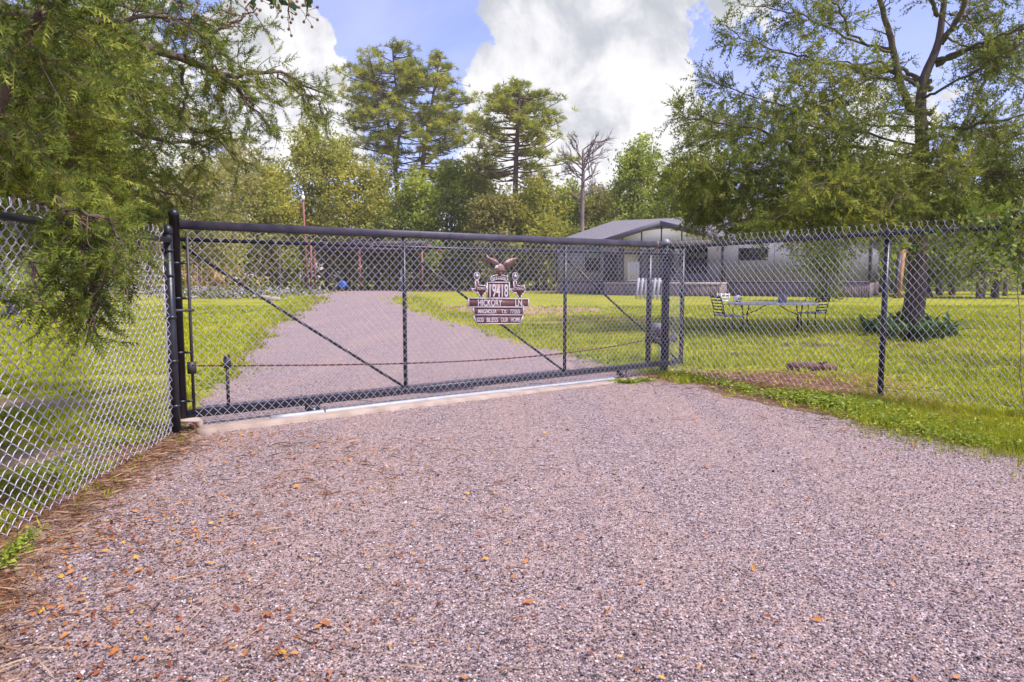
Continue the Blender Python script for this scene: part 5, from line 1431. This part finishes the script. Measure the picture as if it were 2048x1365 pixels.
# ---------------------------------------------------------------- garden plants
M_corn = ramp_mat('corn_leaf', [(0, (.14, .17, .03)), (.3, (.30, .26, .07)), (.6, (.50, .30, .13)), (1, (.60, .38, .20))], .8, .3)
CORN = [(372, 55, 'd'), (382, 56, 'd'), (394, 55.5, 'd'), (405, 57, 'd'), (415, 55, 'd'), (426, 56.5, 'd'), (437, 55, 'd'), (447, 57, 'd'), (458, 56, 'd'), (470, 55, 'g'), (483, 57, 'd'), (497, 56, 'g'), (512, 57, 'g'), (530, 57, 'g'), (545, 76, 'g'), (245, 55, 'd'), (262, 56, 'd'), (330, 54, 'd')]
CORNL = ['first drying tan corn plant right of the left gate stile', 'second drying tan corn plant right of the left gate stile', 'third drying tan corn plant right of the left gate stile', 'fourth drying tan corn plant right of the left gate stile',
         'middle tan corn plant of the row, fifth from the gate stile', 'tan corn plant right of the middle of the corn row', 'tan corn plant third from the right among the dried ones', 'tan corn plant second from the right among the dried ones', 'last dried tan corn plant before the green ones',
         'green corn plant standing next to the dried ones', 'dried tan corn plant standing between two green ones', 'green corn plant just right of the dried one standing among them', 'green corn plant second from the right end of the row', 'green corn plant near the right end of the row over the flowers', 'rightmost green corn plant of the row',
         'leftmost dry tan corn plant, seen through the left fence', 'dry tan corn plant right of the leftmost one, seen through the left fence', 'dry tan corn plant just left of the left gate post']
for i, (px, Y, kd) in enumerate(CORN):
    g0 = at(px, 585, Y); g0.z = 0
    wh = CORNL[i]
    th = thing('corn_plant', wh, 'corn plant', g0, 0, 'dry corn plants' if kd == 'd' else 'green corn plants')
    Ht = R.uniform(2.0, 3.1)
    q = Mesh().tube([(0, 0, 0), (R.uniform(-.1, .1), 0, Ht * .5), (R.uniform(-.3, .3), R.uniform(-.2, .2), Ht)], [.04, .03, .015], 5, rnd=.8 if kd == 'd' else .2)
    q.link('stalk', M_corn, th)
    q = Mesh()
    for j in range(13):
        z = Ht * (.12 + .85 * j / 13); an = R.uniform(0, 2 * pi); L = R.uniform(.6, 1.1)
        c_, s_ = math.cos(an), math.sin(an); pr = []
        for u_ in range(6):
            f = u_ / 5; r2 = L * f; zz = z + L * (.75 * f - 1.15 * f * f) * R.uniform(.9, 1.1); w_ = .055 * math.sin(pi * (.12 + .86 * f)) + .004
            pr += [(c_ * r2 - s_ * w_, s_ * r2 + c_ * w_, zz), (c_ * r2 + s_ * w_, s_ * r2 - c_ * w_, zz)]
        q.add(pr, np.array([(2 * u_, 2 * u_ + 1, 2 * u_ + 3, 2 * u_ + 2) for u_ in range(5)]), R.uniform(.45, 1) if (kd == 'd' and j < 10) or R.random() < .2 else R.uniform(0, .3))
    q.link('leaves', M_corn, th, kind='stuff')
# flower bed by the drive
n = 5200
gx = []; 
for px, py, rx, ry, k2 in ((450, 596, 3.4, 3.2, 2600), (380, 592, 2.2, 2.6, 1200), (560, 592, 2.6, 2.6, 1400)):
    c_ = ground(px, py); gx.append(np.stack([c_.x + rng.normal(size=k2) * rx * .55, c_.y + rng.normal(size=k2) * ry * .6, rng.random(k2) * .55], 1))
pos = np.concatenate(gx)
M_bed = ramp_mat('bed_leaves', [(0, (.06, .10, .02)), (.5, (.20, .22, .03)), (.68, (.28, .26, .05)), (.72, (.42, .32, .48)), (1, (.62, .55, .66))], .7, .3)
fol = Mesh(); scatter(fol, LEAF_V, LEAF_F, pos, flat_frames(rng.normal(size=(len(pos), 3)), .6), rng.uniform(.14, .28, len(pos)), rng.random(len(pos)), 0)
fol.link('flower_bed', M_bed, kind='stuff')
for px, py, lab in ((548, 603, 'pale stone in the flower bed beside the drive'), (530, 600, 'flat grey stone at the back of the flower bed')):
    th = ground(px, py); q = Mesh(); rock(q, (0, 0, .12), (.42, .25, .2)); o = q.link('garden_stone', M_conc, label=lab, category='stone'); o.location = th
# strap leaved plants round the cedar trunk
M_strap = ramp_mat('strap_leaf', [(0, (.03, .07, .025)), (.6, (.07, .13, .03)), (1, (.16, .22, .04))], .35, .2, spec=.5)
def strap_mesh(L, lean, w):
    q = Mesh(); pr = []
    for u_ in range(7):
        f = u_ / 6; r2 = L * (.25 * f + lean * f * f); zz = L * (1.0 * f - (.25 + .55 * lean) * f * f); w_ = w * math.sin(pi * (.10 + .88 * f)) ** .8 + .003
        pr += [(r2, -w_, zz + w_ * .3), (r2, 0, zz), (r2, w_, zz + w_ * .3)]
    F = []
    for u_ in range(6): F += [(3 * u_, 3 * u_ + 1, 3 * u_ + 4, 3 * u_ + 3), (3 * u_ + 1, 3 * u_ + 2, 3 * u_ + 5, 3 * u_ + 4)]
    q.add(pr, F, R.random())
    return q.data('leaf', M_strap, True)
SM = [strap_mesh(R.uniform(.45, .66), R.uniform(.1, .6), R.uniform(.035, .055)) for _ in range(7)]
spots = [(1738, 668, 'small strap leaved clump left of the trunk, nearest the fence post'), (1765, 672, 'dark strap leaved clump just behind the right fence post'), (1790, 678, 'dark strap leaved clump at the left foot of the cedar trunk'),
         (1815, 684, 'dark strap leaved clump in front of the cedar trunk'), (1845, 686, 'dark strap leaved clump at the right foot of the cedar trunk'), (1875, 680, 'dark strap leaved clump right of the trunk, second from the end'), (1900, 674, 'strap leaved clump farthest right of the cedar trunk'),
         (1800, 660, 'strap leaved clump half hidden behind the left of the trunk'), (1862, 664, 'strap leaved clump half hidden behind the right of the trunk')]
for px, py, lab in spots:
    th = thing('strap_leaf_plant', lab, 'plant', ground(px, py), R.uniform(0, 6), 'strap leaved plants round the cedar')
    for j in range(15):
        o = put('leaf', SM[j % 7], th); o.rotation_euler = (0, R.uniform(-.15, .2), R.uniform(0, 2 * pi)); o.location = (R.uniform(-.12, .12), R.uniform(-.12, .12), -.01); s_ = R.uniform(1.0, 1.45); o.scale = (s_, s_, s_)
# crape myrtle in front of the house
cm0 = ground(1606, 600)
cm = thing('crape_myrtle', 'small many stemmed tree with reddish tips in front of the house wall', 'tree', cm0 + Vector((0, -3, 0)))
cm0 = Vector(cm.location)
ends = []
for i in range(9):
    an = rng.uniform(0, 2 * pi); rr = rng.uniform(.6, 2.1); e = np.array([math.cos(an) * rr, math.sin(an) * rr, rng.uniform(2.8, 4.6)])
    Mesh().tube(smooth_path([(R.uniform(-.15, .15), R.uniform(-.15, .15), -.1), e * (.35, .35, .45), e], 9), np.linspace(.055, .015, 9), 6).link('stem', M_barkgrey, cm, smooth=True); ends.append(e)
n = 5200; c_ = np.array(ends)[rng.integers(0, 9, n)]; pos = c_ * rng.uniform(.55, 1.05, n)[:, None] + rng.normal(size=(n, 3)) * (.62, .62, .5)
pos = np.vstack([pos, rng.normal(size=(900, 3)) * (.5, .4, .35) + (0, 0, .5)]); pos = pos[pos[:, 2] > .02]
M_cm = ramp_mat('myrtle_leaves', [(0, (.06, .11, .02)), (.5, (.18, .24, .035)), (.85, (.32, .30, .05)), (1, (.42, .10, .03))], .6, .35, nscale=1.2, nmix=.4)
fol = Mesh(); scatter(fol, LEAF_V, LEAF_F, pos, frames(rng.normal(size=(len(pos), 3))), rng.uniform(.10, .2, len(pos)), rng.random(len(pos))); fol.link('crown', M_cm, cm)

# vine on the right fence
vn0 = on_plane(B0, uR, 2000, 470); vs = vn0[0]
vp = B0 + uR * vs
vine = thing('climbing_vine', 'bright green climbing vine spilling over the top of the right fence', 'vine', Vector((vp.x, vp.y, 0)), fr.rotation_euler.z)
q = Mesh(); ps = []; ds = []
for i in range(10):
    x0 = rng.uniform(-.35, .9); P_ = [np.array([x0 + rng.uniform(-.2, .2), -.02, 0 if i < 1 else 1.3])]
    P_.append(np.array([x0 + rng.normal() * .1, .03, 1.0 + .5 * (i >= 1)])); P_.append(np.array([x0 + rng.normal() * .15, -.03, 1.75])); P_.append(np.array([x0 + rng.normal() * .3, rng.normal() * .1, 1.92])); P_.append(np.array([x0 + rng.normal() * .45, -.1 + rng.normal() * .1, 1.55]))
    B_ = roughen(smooth_path(P_, 24), .05); q.tube(B_, .0035, 4, cap=False)
    for j in range(75):
        k_ = rng.integers(9 if i < 4 else 4, 24); ps.append(B_[k_] + rng.normal(size=3) * .045); ds.append(rng.normal(size=3) + (0, 0, -.3))
q.link('stems', M_twig, vine)
M_vine = ramp_mat('vine_leaves', [(0, (.07, .13, .02)), (.6, (.20, .28, .03)), (1, (.36, .38, .06))], .5, .45)
n = len(ps); fol = Mesh(); scatter(fol, LEAF_V, LEAF_F, np.array(ps), frames(np.array(ds)), rng.uniform(.045, .10, n), rng.random(n)); fol.link('leaves', M_vine, vine, kind='stuff')

# ---------------------------------------------------------------- grass
def in_drive(x, y, m=0.0):
    a = np.array([xl(v) for v in y]); c = np.array([xr(v) for v in y])
    return (x > a - m) & (x < c + m) & (y < 69)
M_grass = ramp_mat('grass_blades', [(0, (.15, .19, .012)), (.45, (.38, .41, .018)), (.8, (.55, .52, .03)), (1, (.55, .42, .11))], .7, .4, nscale=.35, nmix=.45)
def tuft(nb, w, seed):
    rg = np.random.default_rng(seed); V = []; F = []
    for i in range(nb):
        a = rg.uniform(0, 2 * pi); b0 = rg.normal(size=2) * .25; l_ = rg.uniform(.6, 1.1); lean = rg.uniform(.1, .6)
        c_, s_ = math.cos(a), math.sin(a); k0 = len(V)
        V += [(b0[0] - s_ * w, b0[1] + c_ * w, 0), (b0[0] + s_ * w, b0[1] - c_ * w, 0), (b0[0] + c_ * lean * l_, b0[1] + s_ * lean * l_, l_)]
        F.append((k0, k0 + 1, k0 + 2))
    return np.array(V), np.array(F)
gm_ = Mesh()
n = 135000
Yv = 2.2 * (32.0 / 2.2) ** rng.random(n)
half = Yv * 1.0 + .8
X = rng.uniform(-1, 1, n) * half
Y2 = Yv + rng.normal(size=n) * .05
keep = ~in_drive(X, Y2, .0)
xf = A0.x + (A0.y - Y2) * (A1.x - A0.x) / (A0.y - A1.y)
keep &= ~((X > xf - .12) & (X < 0) & (Y2 < 5.9) & (rng.random(n) < .97))
# thin on the straw and dirt patches
def thin(cx, cy, rx, ry, p):
    global keep
    d = ((X - cx) / rx) ** 2 + ((Y2 - cy) / ry) ** 2
    keep &= ~((d < 1) & (rng.random(n) < p))
for q_, rx, ry in g2: thin(q_.x, q_.y, rx * 1.1, ry * 1.1, .72)
for q_, rx, ry in g3: thin(q_.x, q_.y, rx, ry, .5)
for q_ in g1: thin(q_.x, q_.y, .13 * q_.y, .13 * q_.y, .6)
thin(-3.6, 3.4, .9, 1.6, .85); thin(-4.4, 5.2, .9, .5, .85)
for i in range(70):
    a_y = 3.5 + 22 * R.random() ** 1.5; thin(R.uniform(-1, 1) * a_y * .75, a_y, R.uniform(.1, .5) * (1 + a_y * .06), R.uniform(.08, .25) * (1 + a_y * .06), R.uniform(.5, .95)); thin(-5.2, 7.2, 1.8, .6, .35); thin(-3.4, 5.0, .7, .5, .5); thin(-4.2, 9.0, 1.6, .4, .3)
X = X[keep]; Y2 = Y2[keep]; n = len(X)
an = rng.uniform(0, 2 * pi, n); c_, s_ = np.cos(an), np.sin(an); Z0 = np.zeros(n); O1 = np.ones(n)
RM = np.stack([np.stack([c_, -s_, Z0], 1), np.stack([s_, c_, Z0], 1), np.stack([Z0, Z0, O1], 1)], 1)
hgt = .045 + .0016 * Y2; wid_ = .05 + .010 * Y2
tv, tf = tuft(6, .07, 5)
scatter(gm_, tv, tf, np.stack([X, Y2, Z0], 1), RM, np.stack([wid_ * rng.uniform(.8, 1.5, n), wid_ * rng.uniform(.8, 1.5, n), hgt * rng.uniform(.6, 1.4, n)], 1), rng.random(n), .1)
gm_.link('grass', M_grass, kind='stuff')
TRI['grass'] = n * 6
# leafy weeds along the gravel edge and at the fence foot
M_weed = ramp_mat('weed_leaves', [(0, (.10, .16, .02)), (.5, (.28, .36, .03)), (1, (.50, .52, .08))], .55, .4)
wps = []
def weed_line(pts, n, spread_, hmax=.07):
    P_ = smooth_path([(*p, 0) for p in pts], 40)
    t_ = rng.random(n) * 38.99; k_ = t_.astype(int)
    base = P_[k_] + (P_[k_ + 1] - P_[k_]) * (t_ - k_)[:, None]
    ph = np.sin(t_ * 1.1) * .5 + np.sin(t_ * 2.7 + 1) * .3 + .8
    base[:, :2] += rng.normal(size=(n, 2)) * (spread_ * ph)[:, None]
    base[:, 2] = rng.random(n) * hmax
    wps.append(base)
def gq(px, py): q_ = ground(px, py); return (q_.x, q_.y)
weed_line([gq(1340, 752), gq(1400, 762), gq(1480, 780), gq(1560, 798), gq(1640, 815)], 1500, .09)
weed_line([gq(1560, 795), gq(1640, 808), gq(1720, 835), gq(1800, 860), gq(1900, 885), gq(2040, 905)], 5200, .15, .09)
weed_line([gq(1620, 800), gq(1740, 815), gq(1850, 850), gq(2040, 870)], 2600, .16, .09)
weed_line([gq(0, 1150), gq(20, 1125), gq(45, 1100), gq(70, 1075)], 700, .035, .06)
weed_line([gq(60, 960), gq(120, 930), gq(200, 900), gq(260, 880)], 1500, .16, .05)
weed_line([gq(400, 780), gq(420, 760), gq(450, 740), gq(400, 730)], 1500, .22, .05)
weed_line([gq(1150, 712), gq(1210, 722), gq(1280, 738)], 1500, .16, .05)
weed_line([gq(1230, 765), gq(1260, 768), gq(1300, 762)], 420, .05, .04)
weed_line([gq(520, 598), gq(600, 590), gq(640, 586)], 900, .8, .2)
pos = np.vstack(wps); n = len(pos)
fol = Mesh(); scatter(fol, LEAF_V, LEAF_F, pos, flat_frames(rng.normal(size=(n, 3)) * (1, 1, .4), .5), rng.uniform(.022, .05, n) * np.clip(pos[:, 1] / 7, .6, 6), rng.random(n), 0)
fol.link('weeds', M_weed, kind='stuff')
# ragged tufts where lawn meets gravel behind the gate
n = 2600; ye = 8.5 * (45 / 8.5) ** rng.random(n); sd = rng.random(n) < .5
xe = np.where(sd, np.array([xl(v) + wob(v, 1) for v in ye]), np.array([xr(v) + wob(v, 2.3) for v in ye])) + rng.normal(size=n) * .012 * ye
an = rng.uniform(0, 2 * pi, n); c_, s_ = np.cos(an), np.sin(an); Z0 = np.zeros(n); O1 = np.ones(n)
RM = np.stack([np.stack([c_, -s_, Z0], 1), np.stack([s_, c_, Z0], 1), np.stack([Z0, Z0, O1], 1)], 1)
tv, tf = tuft(8, .06, 3); fol = Mesh()
scatter(fol, tv, tf, np.stack([xe, ye, Z0], 1), RM, np.stack([.08 + .012 * ye, .08 + .012 * ye, (.04 + .003 * ye) * rng.uniform(.6, 1.5, n)], 1), rng.random(n), .1)
fol.link('edge_grass', M_grass, kind='stuff')
# taller grass stems at the right edge
n = 1500; px_ = rng.uniform(1700, 2070, n); P_ = np.array([gq(p, 815 + (p - 1700) * .22 + rng.normal() * 22) for p in px_])
an = rng.uniform(0, 2 * pi, n); c_, s_ = np.cos(an), np.sin(an); Z0 = np.zeros(n); O1 = np.ones(n)
RM = np.stack([np.stack([c_, -s_, Z0], 1), np.stack([s_, c_, Z0], 1), np.stack([Z0, Z0, O1], 1)], 1)
tv, tf = tuft(5, .03, 8); fol = Mesh()
scatter(fol, tv, tf, np.stack([P_[:, 0], P_[:, 1], Z0], 1), RM, np.stack([np.full(n, .08), np.full(n, .08), rng.uniform(.05, .17, n)], 1), rng.random(n), .1)
fol.link('tall_grass', M_grass, kind='stuff')

# ---------------------------------------------------------------- loose stones, needles, fallen leaves
M_stone = ramp_mat('loose_stones', STONES, .8, 0, spec=.3)
M_stone.node_tree.nodes['Color Ramp'].color_ramp.interpolation = 'CONSTANT'
n = 125000
Yv = 1.75 * (9.5 / 1.75) ** (rng.random(n) ** 1.35); X = rng.uniform(-1, 1, n) * (Yv * .82 + .3)
keep = in_drive(X, Yv, .06); X = X[keep]; Yv = Yv[keep]; n = len(X)
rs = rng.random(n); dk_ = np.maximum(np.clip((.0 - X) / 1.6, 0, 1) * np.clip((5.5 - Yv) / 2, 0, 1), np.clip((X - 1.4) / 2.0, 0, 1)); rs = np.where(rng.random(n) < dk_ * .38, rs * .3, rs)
oct_v = np.array([(1, 0, 0), (-1, 0, 0), (0, 1, 0), (0, -1, 0), (0, 0, 1), (0, 0, -1)]) * (1, .8, .62)
oct_f = np.array([(0, 2, 4), (2, 1, 4), (1, 3, 4), (3, 0, 4)])
sz = .0041 * rng.lognormal(0, .26, n) * (1 + .04 * Yv) * (1 + 1.1 * (rng.random(n) < .006))
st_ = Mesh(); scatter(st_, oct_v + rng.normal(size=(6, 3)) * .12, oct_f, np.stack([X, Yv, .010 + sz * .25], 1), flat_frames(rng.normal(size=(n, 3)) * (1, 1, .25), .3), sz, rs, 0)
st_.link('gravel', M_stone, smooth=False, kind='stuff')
TRI['stones'] = n * 4
M_needle = ramp_mat('pine_straw', [(0, (.14, .07, .035)), (.5, (.28, .15, .08)), (1, (.44, .30, .19))], .85, 0)
n = 3600
tt = rng.random(n); Yn = .8 + 5.2 * tt; Xn = np.array([xl(v) for v in Yn]) + rng.normal(size=n) * .12 - .06
Xn2 = rng.normal(size=1300) * .9 - 1.5; Yn2 = rng.uniform(1.6, 5.5, 1300)
q2 = np.array([[g2[i % 6][0].x + rng.normal() * g2[i % 6][1] * .5, g2[i % 6][0].y + rng.normal() * g2[i % 6][2] * .5] for i in range(5000)])
Xa = np.concatenate([Xn, Xn2, q2[:, 0]]); Ya = np.concatenate([Yn, Yn2, q2[:, 1]]); n = len(Xa)
nv = np.array([(-1, -.018, 0), (-1, .018, 0), (1, .012, .03), (0, 0, .1)]); nf = np.array([(0, 1, 3), (3, 1, 2)])
fol = Mesh(); scatter(fol, nv, nf, np.stack([Xa, Ya, .014 + rng.random(n) * .016], 1), flat_frames(rng.normal(size=(n, 3)) * (1, 1, .12), .3), rng.uniform(.03, .08, n), rng.random(n))
fol.link('pine_straw', M_needle, kind='stuff')
M_litter = ramp_mat('fallen_leaves', [(0, (.22, .06, .025)), (.4, (.48, .17, .05)), (.8, (.62, .28, .07)), (1, (.75, .45, .04))], .75, .15)
lf_v = np.array([(-1, 0, 0), (-.35, -.42, .16), (.35, -.40, .10), (1, 0, .12), (.35, .42, .2), (-.35, .40, .12), (0, 0, -.02)]); lf_f = np.array([(6, 0, 1), (6, 1, 2), (6, 2, 3), (6, 3, 4), (6, 4, 5), (6, 5, 0)])
n1_ = 3000
ty = rng.uniform(0, 1, n1_); Yf = 1.6 + 4.2 * ty; Xf = np.array([xl(v) for v in Yf]) + np.abs(rng.normal(size=n1_)) * 1.1 - .1
dr_ = np.sin(Xf * 3.1 + 1.3) * np.sin(Yf * 2.3 + .4) + .5 * np.sin(Xf * 7.7) * np.sin(Yf * 6.1); kd_ = rng.random(n1_) < np.clip(.6 + .6 * dr_, .15, 1); Xf = Xf[kd_]; Yf = Yf[kd_]
n2_ = 420; Yf2 = rng.uniform(1.7, 9.5, n2_); Xf2 = rng.uniform(-1, 1, n2_) * Yf2 * .75
kk_ = in_drive(Xf2, Yf2, -.1)
Xa = np.concatenate([Xf, Xf2[kk_]]); Ya = np.concatenate([Yf, Yf2[kk_]]); n = len(Xa)
szl = rng.uniform(.006, .013, n) + .010 * rng.random(n) ** 3
fol = Mesh(); scatter(fol, lf_v, lf_f, np.stack([Xa, Ya, .018 + szl * .2], 1), flat_frames(rng.normal(size=(n, 3)) * (1, 1, .25), .45), szl, rng.random(n) ** 1.7, .03)
fol.link('leaf_litter', M_litter, kind='stuff')
# the fallen leaves that stand out, each on its own
BIG = [(565, 1318, .030, .97, 'yellow curled leaf lying alone near the bottom edge of the gravel'), (1057, 1215, .030, .45, 'broad orange leaf alone in the middle of the near gravel'),
       (1216, 1228, .016, .75, 'small orange leaf right of the broad orange leaf on the gravel'), (990, 1040, .022, .5, 'orange leaf lying above the centre of the near gravel'),
       (970, 1127, .020, .9, 'golden leaf on the gravel left of the centre'), (650, 1258, .030, .3, 'long rust coloured curled leaf near the bottom left'),
       (840, 1130, .016, .35, 'rust leaf on the gravel below the gate centre'), (1410, 939, .026, .4, 'orange leaf lying far out on the right gravel'),
       (278, 1150, .024, .6, 'orange leaf among dark stones at the lower left'), (195, 1078, .026, .95, 'golden leaf beside the straw edge at the left'),
       (455, 1035, .020, .85, 'orange yellow leaf on the gravel inside the left straw edge'), (535, 1240, .026, .25, 'dark rust leaf near the bottom left of the gravel')]
for i, (px, py, s_, rn, lab) in enumerate(BIG):
    q = Mesh(); V = lf_v * s_ * (1, 1, 1.6); q.add(V, lf_f, rn + 0 * np.arange(6))
    q.bar((-s_ * 1.35, 0, .004), (-s_ * .9, 0, .002), s_ * .05)
    o = q.link('fallen_leaf', M_litter, label=lab, category='leaf', group='fallen leaves that stand out on the gravel'); o.location = ground(px, py) + Vector((0, 0, .02)); o.rotation_euler = (R.uniform(-.2, .2), R.uniform(-.2, .2), R.uniform(0, 6))
# ---------------------------------------------------------------- thin air volume added to lift the dark shadows of the wood
hz = bpy.data.materials.new('shadow_lift_haze'); hz.use_nodes = True
t = hz.node_tree; t.nodes.clear()
ho = t.nodes.new('ShaderNodeOutputMaterial'); hv = t.nodes.new('ShaderNodeVolumePrincipled')
hv.inputs['Color'].default_value = (.95, .93, 1.0, 1); hv.inputs['Density'].default_value = .0004; hv.inputs['Anisotropy'].default_value = .2
t.links.new(hv.outputs[0], ho.inputs['Volume'])
hb_ = Mesh().box(-140, -30, -1.0, 140, 135, 36).link('shadow_lift_haze', hz, kind='stuff')
sc.cycles.volume_bounces = 1
